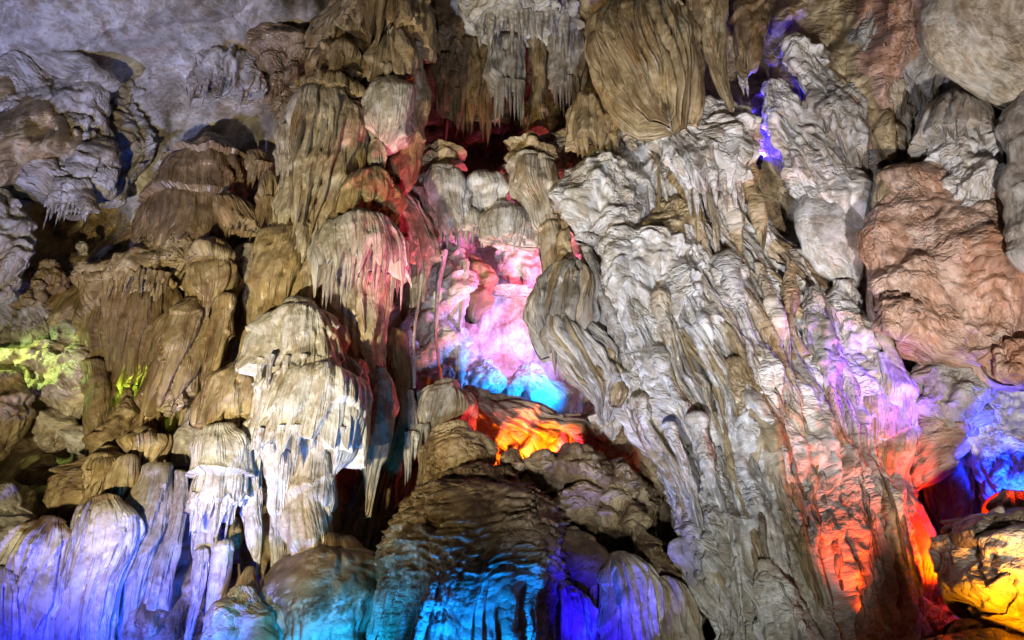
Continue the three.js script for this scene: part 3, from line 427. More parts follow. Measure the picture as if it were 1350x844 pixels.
const ledge = [[592, 684, 30, 'flat tan rock on the ledge nearest the round boulder'], [596, 716, 26, 'knobbly tan rock on the ledge under the orange glow'], [600, 744, 22, 'small tan rock in the middle of the ledge'], [602, 780, 34, 'wide tan rock on the ledge under the pink glow'], [612, 826, 40, 'fluted tan rock at the buttress end of the ledge'], [632, 770, 36, 'smooth tan rock below the ledge rim'], [640, 808, 30, 'tan rock between two larger ones on the ledge slope'], [655, 750, 44, 'long tilted tan slab on the ledge slope'], [664, 800, 26, 'small brown rock low on the ledge slope'], [628, 700, 30, 'dark brown rock against the scaly dome'], [672, 840, 26, 'small brown rock beside the violet gap']];
for (const [y, x, w, label] of ledge) { const h = w * 0.5; rock('boulder', BO, label, { D: 12.7, s: w > 32 ? 'slab' : 'lump', c: 'tan', foot: 'round', k: 0.9 }, [[y + 9 - h * 0.3, x - w * 0.32, x + w * 0.3], [y + 9 + h * 0.15, x - w * 0.52, x + w * 0.5], [y + 9 + h * 0.8, x - w * 0.5, x + w * 0.52], [y + 9 + h * 1.2, x - w * 0.35, x + w * 0.3]]); }
// central niche
rock('flowstone_mound', FS, 'red and orange glowing folded mound on the niche floor', { D: 14.9, s: 'rib', c: 'cream', fa: 0.2, f: 3.2, coral: 0.16, cf: 3.4, lump: 0.3, saw: 0.12, k: 0.35, foot: 'round', cap: 0.2 }, [[516, 622, 652], [532, 612, 696], [560, 616, 768], [580, 636, 822], [606, 660, 824]]);
rock('boulder', BO, 'rounded cyan lit boulder at the back of the niche', { D: 15.9, s: 'lump', c: 'white', foot: 'round', lump: 0.12 }, [[482, 622, 650], [494, 610, 664], [515, 608, 668]]);
rock('boulder', BO, 'cyan lit boulder behind the thin columns', { D: 15.9, s: 'lump', c: 'white', foot: 'round', lump: 0.12 }, [[472, 582, 600], [486, 574, 606], [508, 572, 608]]);
rock('boulder', BO, 'cyan lit boulder in the corner of the niche', { D: 15.6, s: 'lump', c: 'white', foot: 'round', lump: 0.12 }, [[470, 546, 562], [484, 540, 570], [506, 540, 570]]);
rock('boulder', BO, 'pale blue boulder under the hanging curtain of the niche', { D: 16.3, s: 'lump', c: 'white', foot: 'round', lump: 0.18 }, [[490, 680, 715], [508, 662, 740], [540, 668, 760], [560, 690, 760]]);
rock('boulder', BO, 'crystal blue chunk at the tip of the hanging curtain', { D: 14.2, s: 'slab', c: 'white', foot: 'round' }, [[544, 784, 812], [556, 770, 824], [575, 776, 818]]);
rock('rock_lump', 'rock', 'lilac popcorn crusted rock at the niche entrance', { D: 15.3, s: 'coral', c: 'white', k: 0.6 }, [[325, 580, 608], [345, 564, 618], [400, 560, 616], [460, 556, 612], [520, 556, 608]]);
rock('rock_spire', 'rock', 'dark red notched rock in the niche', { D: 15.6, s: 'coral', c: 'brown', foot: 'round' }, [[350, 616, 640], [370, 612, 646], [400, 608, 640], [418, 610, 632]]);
rock('rock_ledge', 'rock', 'thin layered shelf across the niche wall', { D: 15.9, s: 'slab', c: 'cream', foot: 'round', k: 0.4, lump: 0.06, cap: 0.1, footH: 0.1 }, [[379, 640, 690], [382, 636, 706], [385, 646, 704]]);
rock('rock_lump', 'rock', 'orange lit round rock high in the niche', { D: 16.4, s: 'lump', c: 'white', foot: 'round' }, [[318, 680, 710], [340, 662, 722], [366, 668, 720]]);
const thin = [['thin pink column reaching from the spur to the niche floor', [[320, 546, 560], [380, 546, 556], [440, 543, 551], [515, 540, 548]], 13.8], ['thin lilac column dropping from the popcorn rock in the niche', [[330, 576, 592], [400, 575, 586], [460, 575, 582], [520, 573, 584]], 14.7], ['thinner lilac column beside the dark notched rock', [[350, 606, 622], [420, 605, 615], [470, 602, 610], [520, 600, 612]], 15.1]];
for (const [label, rows, D] of thin) rock('thin_column', CO, label, { D, s: 'flow', c: 'white', fa: 0.03, saw: 0.05, drip: 0, k: 1 }, rows.map(([y, l, r]) => [y, lerp(l, r, 0.18), lerp(l, r, 0.82)]));
rock('flowstone_mound', FS, 'grey fluted mound beside the glowing one', { D: 13.9, s: 'flow', c: 'grey', fa: 0.1, drips: 8, dl: 0.5, k: 0.7 }, [[508, 572, 606], [522, 552, 622], [550, 540, 626], [580, 534, 610]]);
rock('flowstone_curtain', CU, 'thin white blue fringe hanging in the dark beside the mound', { D: 13.6, s: 'fine', c: 'white', drips: 4, dl: 0.6 }, [[516, 536, 548], [550, 532, 552], [585, 534, 550]]);
// recess over the niche
rock('layered_mound', FS, 'stack of three pancake layers on the recess floor', { D: 14.6, s: 'lump', c: 'tan', foot: 'round', tier: [[0.3, 0.16], [0.65, 0.16]] }, [[194, 566, 594], [204, 560, 604], [218, 560, 606], [228, 562, 600]]);
rock('layered_mound', FS, 'wide stepped mound beside the pancake layers', { D: 14.4, s: 'lump', c: 'tan', foot: 'round', tier: [[0.4, 0.14]] }, [[182, 700, 745], [195, 672, 752], [212, 664, 750], [225, 668, 744]]);
rock('flowstone_skirt', FS, 'fluted grey white curtain block over the niche', { D: 14.2, s: 'flow', c: 'white', fa: 0.11, f: 3.4, drips: 9, dl: 0.5, dr: 0.07 }, [[228, 570, 606], [238, 558, 620], [270, 556, 624], [305, 566, 622]]);
rock('flowstone_skirt', FS, 'shorter fluted block beside the curtain block', { D: 14.3, s: 'flow', c: 'white', fa: 0.11, drips: 7, dl: 0.4, dr: 0.07 }, [[230, 628, 648], [242, 618, 660], [268, 620, 664], [288, 626, 660]]);
rock('flowstone_dome', FS, 'small pink edged dome just above the niche', { D: 14, s: 'fine', c: 'white', fa: 0.08, drips: 10, dl: 0.35, dr: 0.06 }, [[274, 652, 682], [284, 640, 696], [302, 634, 702], [320, 638, 700]]);
rock('flowstone_dome', FS, 'tiny white dome tucked beside the pink edged one', { D: 14.1, s: 'fine', c: 'white', drips: 6, dl: 0.35 }, [[280, 618, 632], [290, 612, 640], [306, 612, 640]]);
rock('flowstone_skirt', FS, 'pale pleated bell hanging beside the recess', { D: 14, s: 'pleat', c: 'cream', fa: 0.14, f: 2.3, drips: 6, dl: 0.6 }, [[206, 694, 726], [218, 676, 738], [245, 676, 738], [275, 690, 738], [300, 704, 736]]);
rock('flowstone_column', CO, 'cream pillar dropping to the buttress rim of the niche', { D: 13.9, s: 'flow', c: 'cream', fa: 0.05, foot: 'round' }, [[300, 706, 732], [325, 704, 740], [350, 710, 738]]);
rock('flowstone_column', CO, 'tall tan column standing in the dark recess', { D: 15.4, s: 'flow', c: 'tan', fa: 0.05, k: 1, drip: 0 }, [[40, 694, 730], [80, 698, 722], [130, 697, 721], [180, 698, 724]]);
rock('stalactite_cluster', ST, 'white branching stalactite fringe hanging over the recess', { D: 14.6, s: 'coral', c: 'white', coral: 0.3, cf: 2.6, drips: 34, dl: 1.1, dr: 0.09, k: 0.5, footH: 0.3 }, [[-40, 600, 770], [-10, 594, 778], [15, 600, 772], [38, 622, 760]]);
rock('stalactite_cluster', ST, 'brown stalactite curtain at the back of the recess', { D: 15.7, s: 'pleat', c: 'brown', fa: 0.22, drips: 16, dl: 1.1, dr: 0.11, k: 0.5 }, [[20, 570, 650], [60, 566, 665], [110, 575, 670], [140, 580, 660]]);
rock('stalactite_cluster', ST, 'thin grey straws hanging beside the tall column', { D: 15.2, s: 'flow', c: 'grey', drips: 11, dl: 0.9, dr: 0.06, k: 0.5 }, [[50, 722, 770], [80, 726, 775], [115, 728, 770]]);
rock('stalactite_cluster', ST, 'grey drip fringe between white fringe and tall column', { D: 15, s: 'flow', c: 'grey', drips: 10, dl: 1, dr: 0.07, k: 0.5 }, [[60, 645, 690], [95, 640, 695], [120, 650, 692]]);
rock('stalactite', ST, 'brown rough rock cap under the ceiling between tower and fringe', { D: 14.8, s: 'rib', c: 'brown', drips: 7, dl: 0.6 }, [[-10, 556, 604], [30, 566, 606], [60, 568, 610], [85, 580, 604]]);
// upper right: elephant bulge and hanging draperies
rock('flowstone_bulge', FS, 'huge brown ribbed bulge like an elephant trunk', { D: 12.2, s: 'pleat', c: 'tan', fa: 0.2, f: 3, saw: 0.03, fs: 0.0, k: 0.8, foot: 'under', drip: 0.5, drips: 8, dl: 0.4, blades: 14, bl: 0.6, br: 0.07, bc: ['tan', 'cream'] }, [[12, 815, 870], [30, 784, 905], [65, 772, 924], [100, 784, 930], [130, 812, 930], [150, 845, 920]]);
rock('rock_ledge', 'rock', 'pale crusted ridge sweeping down from the brown bulge', { D: 12.6, s: 'rib', c: 'white', k: 0.6, drips: 8, dl: 0.7, dr: 0.09 }, [[105, 786, 806], [130, 802, 838], [155, 830, 900], [185, 850, 960], [215, 870, 985], [250, 892, 990]]);
rock('flowstone_bulge', FS, 'small trunk shaped fringe below the brown bulge', { D: 12.9, s: 'flow', c: 'tan', fa: 0.12, drips: 8, dl: 0.55, dr: 0.1 }, [[132, 768, 806], [145, 752, 820], [170, 750, 828], [190, 752, 822]]);
rock('stalactite', ST, 'pale rounded drop beside the trunk fringe', { D: 12.9, s: 'lump', c: 'cream', foot: 'round' }, [[165, 832, 844], [182, 830, 847], [198, 834, 844]]);
const drap = [['brown drapery blade hanging closest to the bulge', [[-40, 842, 880], [10, 856, 905], [40, 878, 912], [58, 900, 908]], 11.7], ['second brown drapery blade with a pale edge', [[-40, 880, 925], [10, 900, 940], [50, 912, 930], [72, 918, 924]], 11.8], ['long pointed drapery blade over the violet hollow', [[-40, 900, 955], [20, 915, 962], [70, 935, 966], [100, 948, 968], [122, 960, 968]], 11.9], ['short pale drapery blade with folded tip', [[-40, 930, 962], [10, 938, 962], [50, 948, 960], [78, 952, 957]], 11.6], ['broad dark drapery beside the violet hollow', [[-40, 958, 1010], [20, 960, 1012], [60, 966, 1004], [85, 976, 996]], 12.4]];
for (const [label, rows, D] of drap) rock('drapery', CU, label, { D, s: 'pleat', c: D > 12 ? 'brown' : 'tan', fa: 0.12, foot: 'round', drip: 0.5, k: 0.8 }, rows, 'draperies above the violet hollow');
rock('stalactite', ST, 'small forked white stalactite in the violet hollow', { D: 12.6, s: 'coral', c: 'white', foot: 'round', drips: 3, dl: 0.35 }, [[70, 990, 1000], [90, 976, 996], [108, 976, 984]]);
// the big leaning buttress
rock('fluted_buttress', 'buttress', 'giant leaning buttress of fluted white limestone', { D: 13.5, s: 'rib', c: 'white', fa: 0.36, f: 2.1, f2: 6, fa2: 0.06, coral: 0.1, cf: 3.8, lump: 0.28, saw: 0.05, stain: 0.4, k: 0.36, drip: 0, blades: 230, bl: 0.26, br: 0.105, bc: ['white', 'grey', 'cream', 'white', 'tan', 'white'] }, [[215, 775, 985, 13.5], [300, 760, 1010, 13.45], [380, 774, 1080, 13.35], [460, 794, 1140, 13.2], [540, 822, 1180, 13], [620, 864, 1195, 12.8], [700, 896, 1205, 12.5], [780, 922, 1215, 12.3], [870, 956, 1225, 12.1]]);
rock('popcorn_crust', FS, 'snow white popcorn crust lit pale blue', { D: 12.7, s: 'coral', c: 'white', coral: 0.16, k: 0.6, foot: 'round' }, [[212, 768, 800], [230, 746, 828], [265, 738, 842], [295, 742, 836], [312, 752, 800]]);
rock('popcorn_crust', FS, 'rough white crust above the buttress folds', { D: 12.6, s: 'coral', c: 'white', k: 0.4, foot: 'round' }, [[298, 800, 860], [330, 790, 925], [375, 796, 930], [410, 815, 915]]);
rock('popcorn_crust', FS, 'tan crusted knob in the shadow beside the popcorn', { D: 12.8, s: 'coral', c: 'tan', foot: 'round' }, [[268, 868, 905], [290, 850, 915], [315, 846, 905], [328, 856, 885]]);
rock('popcorn_crust', FS, 'tan beaded rib beside the snow white crust', { D: 13, s: 'coral', c: 'tan', foot: 'round' }, [[252, 732, 748], [300, 728, 752], [350, 736, 760]]);
rock('shell_flowstone', FS, 'fluted shell lobe bulging over the niche rim', { D: 12.9, s: 'flow', c: 'grey', lump: 0.1, fa: 0.2, f: 3.6, fs: -0.1, k: 0.55, drips: 9, dl: 0.5, blades: 22, bl: 0.65, br: 0.075, bc: ['grey', 'cream', 'tan'] }, [[348, 738, 768], [365, 714, 786], [395, 700, 792], [428, 698, 788], [455, 718, 768]]);
rock('flowstone_curtain', CU, 'long drooping grey curtain with a claw tip over the niche', { D: 12.8, s: 'pleat', c: 'grey', k: 0.55, lump: 0.1, fa: 0.26, f: 3, drips: 9, dl: 0.22, dr: 0.08, drip: 0.3, blades: 30, bl: 0.65, br: 0.085, fs: -0.2, bc: ['grey', 'tan', 'white'] }, [[418, 724, 764], [446, 718, 792], [480, 742, 810], [510, 762, 818], [530, 778, 814], [540, 786, 806]]);
rock('stalactite', ST, 'round brown knob hanging beside the drooping curtain', { D: 12.6, s: 'fine', c: 'tan', foot: 'round', drip: 0 }, [[508, 806, 826], [518, 801, 832], [532, 804, 826]]);
// ribs: [label, mineral, style, D, rows]
const ribs = [
  ['slim pleated rib beside the fluted shell lobe', 'grey', 12.7, [[330, 762, 790], [380, 782, 806], [440, 800, 824], [500, 806, 832]]],
  ['white drapery rib over the dark round hole', 'white', 12.5, [[372, 812, 838], [430, 828, 856], [480, 846, 876], [515, 862, 880]]],
  ['thick cream rib descending from the rough crust', 'cream', 12.4, [[395, 850, 884], [450, 868, 908], [520, 890, 930], [580, 912, 940]]],
  ['white rib with a forked lower end', 'white', 12.4, [[385, 905, 935], [440, 916, 950], [510, 938, 968], [575, 956, 974]]],
  ['first thin blade under the crusted ridge', 'cream', 12.4, [[205, 912, 932], [250, 926, 942], [300, 940, 952], [335, 950, 956]]],
  ['second thin blade under the crusted ridge', 'cream', 12.5, [[205, 936, 956], [250, 950, 964], [300, 966, 976], [345, 978, 984]]],
  ['third thin blade, curved, beside the violet gap', 'tan', 12.5, [[200, 962, 985], [250, 980, 998], [290, 996, 1008], [335, 1006, 1014]]],
  ['tan blade hanging over a brown pocket', 'tan', 12.6, [[235, 890, 912], [270, 902, 920], [310, 914, 926]]],
  ['long grey rib beside the forked one', 'grey', 12.4, [[340, 945, 972], [400, 962, 990], [470, 982, 1006], [540, 1000, 1020], [600, 1014, 1028]]],
  ['sharp edged rib with a rusty groove', 'cream', 12.3, [[345, 990, 1014], [410, 1006, 1032], [480, 1020, 1046], [550, 1036, 1056], [610, 1050, 1062]]],
  ['fan of fine flutes with a yellowish apron', 'tan', 12.2, [[480, 945, 978], [520, 950, 1000], [555, 955, 1025], [585, 975, 1035]]],
  ['long tan blade running past the rusty groove', 'tan', 12.3, [[345, 1030, 1048], [420, 1036, 1056], [500, 1052, 1070], [600, 1074, 1092], [690, 1098, 1116], [790, 1136, 1152]]],
  ['bundled grey flutes splitting into two legs', 'grey', 12.3, [[380, 1050, 1090], [430, 1056, 1104], [490, 1064, 1108], [545, 1068, 1100]]],
  ['long cream leg of the bundled flutes', 'cream', 12.1, [[530, 1052, 1076], [590, 1062, 1086], [650, 1074, 1104], [730, 1100, 1134], [800, 1124, 1160], [870, 1144, 1180]]],
  ['slim grey leg of the bundled flutes beside an orange groove', 'grey', 12.2, [[525, 1082, 1102], [600, 1104, 1120], [680, 1118, 1138], [760, 1140, 1160], [850, 1168, 1184]]],
  ['purple blade standing beside the orange groove', 'white', 12.4, [[560, 1112, 1132], [620, 1122, 1142], [690, 1134, 1150], [740, 1142, 1160]]],
  ['mauve folded drapery at the edge of the violet gap', 'cream', 12.4, [[535, 828, 866], [590, 850, 892], [650, 874, 916], [710, 886, 926], [755, 906, 926]]],
  ['slim pale fold inside the mauve drapery', 'white', 12.0, [[560, 872, 888], [620, 888, 904], [690, 904, 918], [735, 916, 926]]],
  ['grey ribbed leg below the yellowish apron', 'grey', 12.1, [[590, 930, 962], [650, 946, 984], [710, 966, 1000], [770, 985, 1015], [850, 1000, 1040]]],
  ['white crusted leg with a bluish face', 'white', 12.0, [[555, 900, 930], [620, 916, 952], [680, 930, 968], [740, 948, 980], [800, 960, 1000], [870, 970, 1020]]],
  ['orange streaked leg between two grey ones', 'cream', 12.0, [[600, 1000, 1030], [660, 1018, 1050], [720, 1040, 1076], [790, 1062, 1104], [870, 1080, 1130]]],
  ['lilac crusted leg at the bottom of the buttress', 'white', 11.7, [[740, 1000, 1026], [790, 1010, 1050], [870, 1020, 1076]]],
  ['mauve slab leaning behind the lilac leg', 'cream', 11.9, [[680, 1020, 1050], [740, 1034, 1080], [800, 1050, 1100], [870, 1066, 1120]]],
  ['coral pink fluted leg beside the orange slab', 'cream', 11.9, [[620, 1150, 1180], [700, 1160, 1200], [770, 1176, 1218], [870, 1196, 1232]]],
];
for (const [label, c, D, rows] of ribs) rock('buttress_rib', 'rib', label, { D: D - 0.0, s: 'rib', c, k: 1.1, foot: 'round', drip: 0.2, blades: 5, bl: 0.6, br: 0.05 }, rows.map(([y, l, r], i, A) => { const m = (l + r) / 2, h = (r - l) * (0.34 + 0.12 * Math.sin(i * 2.1 + D * 30)); return [y, m - h, m + h, D + 0.05]; }), 'ribs of the leaning buttress');
rock('flowstone_dome', FS, 'violet shining dome at the shoulder of the buttress', { D: 12.4, s: 'flow', c: 'white', fa: 0.04, foot: 'round' }, [[470, 1150, 1178], [490, 1140, 1198], [520, 1140, 1208], [548, 1150, 1206]]);
rock('flowstone_curtain', CU, 'purple crusted curtain beside the bundled flutes', { D: 12.7, s: 'coral', c: 'white', k: 0.5 }, [[375, 1095, 1130], [420, 1098, 1160], [480, 1104, 1176], [540, 1112, 1190], [580, 1118, 1190]]);
rock('flowstone_curtain', CU, 'orange pink ribbed curtain below the violet dome', { D: 12.4, s: 'pleat', c: 'cream', f: 2.6, k: 0.6 }, [[535, 1125, 1180], [580, 1128, 1200], [630, 1134, 1190], [680, 1142, 1186], [720, 1150, 1186]]);
rock('rock_arch', 'rock', 'orange rock arch around a dark hole', { D: 12.7, s: 'slab', c: 'pink', foot: 'round' }, [[538, 1205, 1232], [552, 1206, 1248], [585, 1190, 1250], [620, 1184, 1238], [648, 1178, 1212]]);
rock('rock_slab', 'rock', 'vivid orange hanging slab with dark specks', { D: 12.3, s: 'flow', c: 'cream', fa: 0.06, foot: 'round', drip: 0 }, [[658, 1184, 1208], [680, 1178, 1222], [720, 1180, 1238], [760, 1192, 1243], [795, 1204, 1232], [808, 1208, 1222]]);
rock('rock_lump', 'rock', 'small orange nub between the ribs', { D: 12.1, s: 'lump', c: 'cream', foot: 'round' }, [[670, 1140, 1152], [695, 1138, 1160], [720, 1144, 1160]]);
rock('boulder', BO, 'dim reddish boulder below the orange slab', { D: 12, s: 'lump', c: 'pink', foot: 'round' }, [[790, 1240, 1262], [805, 1224, 1285], [830, 1216, 1300], [870, 1210, 1310]]);
rock('boulder', BO, 'dark boulder at the foot of the yellow one', { D: 10.8, s: 'lump', c: 'brown', foot: 'round' }, [[832, 1250, 1310], [845, 1220, 1350], [880, 1200, 1400]]);
rock('boulder', BO, 'tan boulder in the dark under the violet gap', { D: 12.3, s: 'lump', c: 'tan', foot: 'round' }, [[822, 950, 985], [840, 940, 1000], [880, 936, 1010]]);
rock('rock_slab', 'rock', 'glowing yellow boulder split by a dark crack', { D: 10.6, s: 'slab', c: 'cream', crack: 0.14, foot: 'round', k: 0.9 }, [[690, 1290, 1370], [712, 1258, 1420], [745, 1256, 1440], [780, 1262, 1440], [810, 1290, 1440], [826, 1320, 1430]]);
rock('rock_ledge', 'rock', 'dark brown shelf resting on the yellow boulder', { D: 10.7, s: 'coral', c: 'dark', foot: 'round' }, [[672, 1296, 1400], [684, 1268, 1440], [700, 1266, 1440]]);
// right side
rock('rock_crag', 'rock', 'vivid blue rough rock face beyond the yellow boulder', { D: 12.8, s: 'rib', c: 'white', fa: 0.13, f: 2, coral: 0.12, k: 0.4, foot: 'round' }, [[485, 1290, 1380], [530, 1270, 1420], [590, 1268, 1430], [640, 1300, 1430], [668, 1320, 1430]]);
rock('flowstone_curtain', CU, 'dark blue grey fluted curtain in the shadow behind the slab', { D: 13.2, s: 'fine', c: 'grey', fa: 0.07, k: 0.5 }, [[580, 1222, 1280], [620, 1212, 1310], [680, 1220, 1310], [740, 1235, 1280], [780, 1240, 1262]]);
rock('boulder', BO, 'grey craggy boulder between the pink mass and the blue face', { D: 12.3, s: 'coral', c: 'grey', foot: 'round' }, [[462, 1240, 1278], [490, 1214, 1296], [530, 1210, 1290], [560, 1240, 1280]]);
rock('boulder', BO, 'grey plate of rock jutting over the dark recess', { D: 12.5, s: 'slab', c: 'grey', foot: 'round' }, [[530, 1256, 1290], [550, 1250, 1296], [570, 1262, 1290]]);
rock('rock_mass', 'rock', 'wide pinkish rough rock mass below the coral dome', { D: 11.9, s: 'coral', c: 'pink', coral: 0.14, cf: 3.2, lump: 0.25, lf: 0.8, k: 0.4, foot: 'round' }, [[255, 1160, 1330], [300, 1146, 1400], [360, 1146, 1430], [420, 1170, 1430], [460, 1200, 1430], [485, 1290, 1400]]);
rock('rock_lump', 'rock', 'orange knob at the edge of the pinkish mass', { D: 11.6, s: 'lump', c: 'pink', foot: 'round' }, [[388, 1162, 1184], [405, 1158, 1200], [430, 1166, 1202], [446, 1176, 1192]]);
rock('rock_lump', 'rock', 'small orange nub above the orange knob', { D: 11.7, s: 'lump', c: 'pink', foot: 'round' }, [[364, 1158, 1172], [372, 1156, 1180], [384, 1160, 1176]]);
rock('rock_lump', 'rock', 'salmon coloured lobe over the blue face', { D: 11.4, s: 'coral', c: 'pink', foot: 'round' }, [[448, 1312, 1350], [465, 1300, 1380], [485, 1306, 1380]]);
rock('rock_rib', 'rib', 'smooth grey rib edging the pinkish mass', { D: 12.3, s: 'smooth', c: 'grey', foot: 'round' }, [[225, 1146, 1166], [300, 1138, 1156], [380, 1142, 1156], [440, 1160, 1174], [490, 1184, 1198], [545, 1206, 1216]]);
rock('coral_dome', FS, 'coral dome with radiating ridges above the pinkish mass', { D: 11.4, s: 'fine', c: 'grey', fa: 0.13, f: 4.5, fs: -0.1, foot: 'under', k: 0.8, drips: 12, dl: 0.25, dr: 0.05 }, [[136, 1232, 1284], [146, 1214, 1298], [165, 1202, 1304], [190, 1198, 1300]]);
rock('coral_dome', FS, 'smaller ridged dome beside the coral dome', { D: 11.9, s: 'fine', c: 'tan', fa: 0.07, foot: 'under' }, [[218, 1170, 1194], [228, 1160, 1204], [250, 1156, 1206], [270, 1158, 1200]]);
rock('popcorn_crust', FS, 'pink white crinkled crust below the coral dome', { D: 11.5, s: 'coral', c: 'white', coral: 0.2, foot: 'round' }, [[178, 1250, 1312], [205, 1236, 1325], [240, 1230, 1322], [275, 1250, 1310]]);
const slopes = [['crusted diagonal slope beside the black grooves', 'grey', 12.9, [[60, 1034, 1070], [100, 1040, 1110], [150, 1060, 1150], [200, 1084, 1170], [250, 1110, 1170]]], ['diagonal flowstone band under the small flower shaped crust', 'tan', 12.6, [[85, 1090, 1130], [120, 1110, 1160], [160, 1135, 1184], [205, 1160, 1190]]], ['pale diagonal band reaching the coral dome', 'cream', 12.3, [[60, 1126, 1160], [95, 1144, 1190], [130, 1170, 1212], [165, 1186, 1204]]], ['bluish white crusted slope above the smooth lilac face', 'white', 12.9, [[110, 1008, 1036], [160, 1016, 1062], [210, 1036, 1110], [260, 1060, 1140], [300, 1090, 1140]]], ['ridge of grooved grey rock below the bare ceiling', 'grey', 12, [[30, 1150, 1180], [60, 1160, 1206], [95, 1180, 1228], [130, 1206, 1236]]]];
for (const [label, c, D, rows] of slopes) rock('rock_slope', 'rock', label, { D, s: 'rib', c, k: 0.5, foot: 'under', coral: 0.09, fa: 0.14, blades: 8, bl: 0.5, br: 0.08 }, rows, 'diagonal bands of the upper wall');
rock('rock_lump', 'rock', 'grey knuckle rock hanging at the ceiling beside the dark gap', { D: 12.2, s: 'lump', c: 'grey', foot: 'round' }, [[8, 1140, 1172], [25, 1130, 1184], [55, 1132, 1180], [80, 1140, 1166]]);
rock('popcorn_crust', FS, 'small flower shaped white crust beside the violet wall', { D: 12.8, s: 'coral', c: 'white', foot: 'round' }, [[58, 1034, 1060], [75, 1030, 1080], [95, 1040, 1092], [108, 1050, 1086]]);
rock('popcorn_crust', FS, 'white blue crust in the violet hollow under the draperies', { D: 12.8, s: 'coral', c: 'white', foot: 'round' }, [[135, 916, 950], [155, 906, 985], [178, 915, 1000], [195, 930, 990]]);
rock('rock_slab', 'rock', 'smooth lilac faced slab between buttress and pinkish mass', { D: 12.9, s: 'smooth', c: 'white', foot: 'round', k: 0.5, lump: 0.05 }, [[262, 1056, 1120], [290, 1046, 1136], [330, 1054, 1138], [365, 1074, 1136], [378, 1100, 1132]]);
rock('rock_slab', 'rock', 'bare pale ceiling slab leaning out above the coral dome', { D: 10.6, s: 'smooth', c: 'cream', k: 0.5, lump: 0.09, foot: 'round' }, [[-60, 1215, 1420], [0, 1218, 1420], [50, 1232, 1420], [90, 1262, 1420], [118, 1300, 1420]]);
rock('rock_slab', 'rock', 'smooth grey rock cheek beside the pinkish mass', { D: 10.6, s: 'smooth', c: 'grey', k: 0.5, foot: 'round' }, [[125, 1330, 1420], [160, 1306, 1430], [220, 1320, 1430], [290, 1330, 1430], [340, 1340, 1430]]);

// ---------------------------------------------------------------- lamps
const steel = new THREE.MeshStandardMaterial({ color: 0x222222, roughness: 0.5, metalness: 0.6 });
const box = new THREE.BoxGeometry(1, 1, 1), disc = new THREE.CylinderGeometry(1, 1, 1, 20), v3 = a => a.isVector3 ? a.clone() : new THREE.Vector3(...a);
function buildLamp({ label, color, cd, from, at, deg, soft, pen }) {
  const g = new THREE.Group(), f = v3(from), t = v3(at), dir = t.clone().sub(f).normalize();
  g.name = numbered('floodlight'); g.position.copy(f); g.userData = { label, category: 'floodlight', group: 'floodlights hidden among the rocks' };
  const head = new THREE.Mesh(disc, steel); head.name = 'housing'; head.scale.set(0.09, 0.16, 0.09); head.quaternion.setFromUnitVectors(new THREE.Vector3(0, 1, 0), dir); g.add(head);
  const lens = new THREE.Mesh(disc, new THREE.MeshStandardMaterial({ color: 0x111111, emissive: color, emissiveIntensity: 3 })); lens.name = 'lens'; lens.scale.set(0.078, 0.01, 0.078); lens.position.copy(dir).multiplyScalar(0.084); lens.quaternion.copy(head.quaternion); g.add(lens);
  const foot = new THREE.Mesh(box, steel); foot.name = 'bracket'; const pole = f.z > -11.3 ? f.y + 0.3 : 0.22; foot.scale.set(0.05, pole, 0.05); foot.position.set(0, -0.04 - pole / 2, 0); g.add(foot);
  scene.add(shadow(g));
  const L = new THREE.SpotLight(color, cd, 0, deg * Math.PI / 180, pen, 2);
  L.position.copy(f).addScaledVector(dir, 0.13); L.target.position.copy(t); L.castShadow = true; L.shadow.radius = soft; L.shadow.mapSize.set(1024, 1024); scene.add(L, L.target);
}
const Q = (px, py, D) => P(px, py, D).toArray();
lamp('white floodlight on the floor at the near end of the path', 0xffecbc, 330, [-5.6, 0.5, -4.2], Q(390, 300, 13), 39, 8, 0.8);
lamp('white floodlight on the floor below the white terraces', 0xfaf4f0, 48, [-4.6, 0.5, -7.5], Q(395, 510, 12.2), 25, 5, 0.8);
lamp('white floodlight on the floor in the middle of the path', 0xeef0ff, 290, [-0.4, 0.4, -4.6], Q(850, 270, 13), 30, 8, 0.9);
lamp('white floodlight on the floor at the far end of the path', 0xfaf2f0, 290, [4, 0.5, -4], Q(1220, 220, 12.5), 32, 8, 0.9);
lamp('blue floodlight below the violet fluted domes', 0x1828ff, 22, Q(70, 905, 9.9), Q(110, 810, 11.6), 55);
lamp('blue floodlight below the hanging tongues', 0x2050ff, 26, Q(215, 905, 10.3), Q(260, 740, 12.2), 55);
lamp('cyan floodlight below the dark smooth dome', 0x10b0ff, 12, Q(420, 905, 9.8), Q(420, 830, 10.8), 55);
lamp('cyan floodlight below the scaly dome', 0x0888ff, 20, Q(600, 960, 10.2), Q(610, 830, 10.8), 60);
lamp('violet floodlight below the purple curtain', 0x2410ff, 22, Q(815, 930, 10.2), Q(800, 790, 11.6), 32);
lamp('green floodlight behind the brown rock', 0xd4ff98, 16, Q(-80, 440, 12.6), Q(75, 505, 14.2), 40, 4, 0.9);
lamp('green floodlight inside the slot', 0xc8ff60, 12, Q(175, 552, 13.9), Q(180, 480, 14.8), 60);
lamp('orange floodlight behind the rubble ledge', 0xff6a08, 22, Q(712, 618, 13.9), Q(690, 560, 14.9), 70);
lamp('red floodlight behind the rubble ledge', 0xff2840, 20, Q(775, 606, 14.05), Q(660, 545, 14.6), 60);
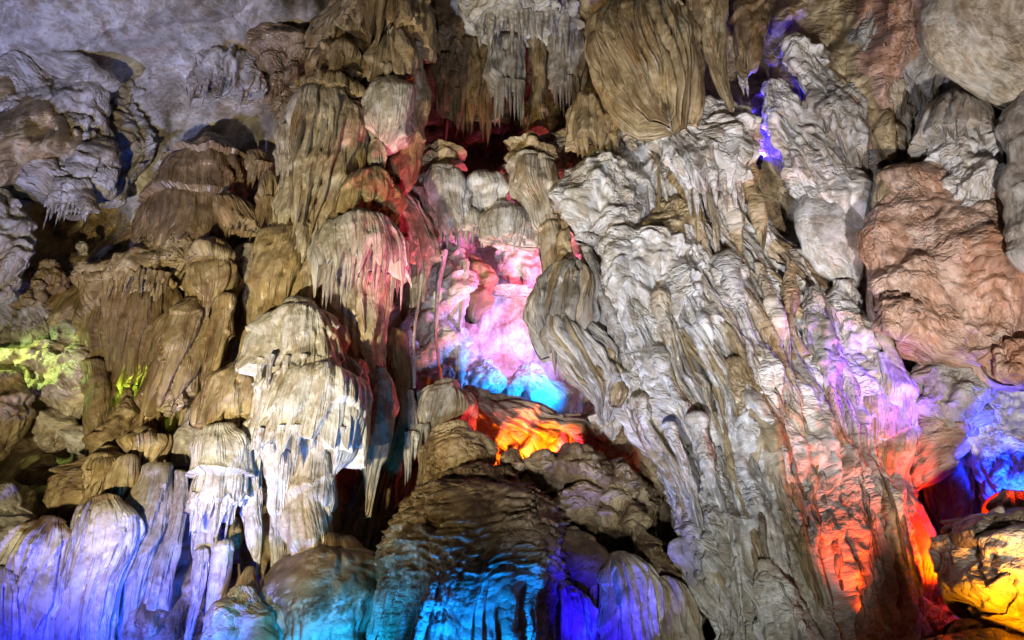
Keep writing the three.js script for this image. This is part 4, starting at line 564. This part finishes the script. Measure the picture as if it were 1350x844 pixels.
lamp('pink floodlight on the floor before the scaly dome', 0xff3868, 330, [0.6, 0.5, -8.3], Q(522, 325, 12.6), 7, 4, 0.6);
lamp('blue floodlight behind the drooping curtain', 0x0880ff, 80, Q(780, 505, 14.2), Q(650, 500, 16.3), 36);
lamp('lilac floodlight behind the fluted shell lobe', 0xe0a0ff, 28, Q(768, 430, 14.4), Q(630, 410, 17), 55);
lamp('yellow floodlight below the split boulder', 0xff9c08, 32, Q(1390, 905, 8.8), Q(1360, 780, 9.9), 32);
lamp('orange floodlight behind the dark boulder', 0xff3400, 45, Q(1287, 782, 11.5), Q(1180, 690, 12.3), 40);
lamp('blue floodlight under the blue rock face', 0x0828ff, 100, Q(1370, 705, 11.9), Q(1340, 590, 12.6), 45);
lamp('purple floodlight on the pole beside the blue face', 0x7028ff, 80, Q(1430, 560, 10.3), Q(1110, 500, 12.5), 22, 4, 0.8);
lamp('violet floodlight in the hollow under the draperies', 0x3c30ff, 60, Q(1000, 210, 13.2), Q(1020, 80, 13.8), 75);
lamp('lilac floodlight on the floor aimed at the ceiling', 0x98a8ff, 480, [-9, 0.5, -5], Q(220, -20, 13), 21, 8, 0.9);
lamp('pink floodlight behind the top of the shell lobe', 0xff6088, 30, Q(758, 372, 14.4), Q(640, 330, 16.8), 60);
lamp('blue floodlight beside the tip of the hanging curtain', 0x10a8ff, 5, Q(805, 590, 14.5), Q(795, 555, 14.6), 70);
lamp('orange floodlight at the foot of the groove', 0xff4800, 40, Q(1160, 895, 10.8), Q(1070, 540, 12.6), 18);
lamp('orange floodlight on the pole beside the yellow boulder', 0xff3000, 85, Q(1430, 660, 10.2), Q(1110, 670, 12.3), 33, 4, 0.8);
lamp('white floodlight on the floor below the buttress', 0xf2f4ee, 38, [2.2, 0.5, -6.5], Q(945, 670, 12.2), 24, 6, 0.9);
LAMPS.forEach(buildLamp);
let tri = 0; scene.traverse(o => { if (o.isMesh) tri += (o.geometry.index ? o.geometry.index.count : o.geometry.attributes.position.count) / 3; }); console.log('triangles', tri);
renderer.render(scene, camera);
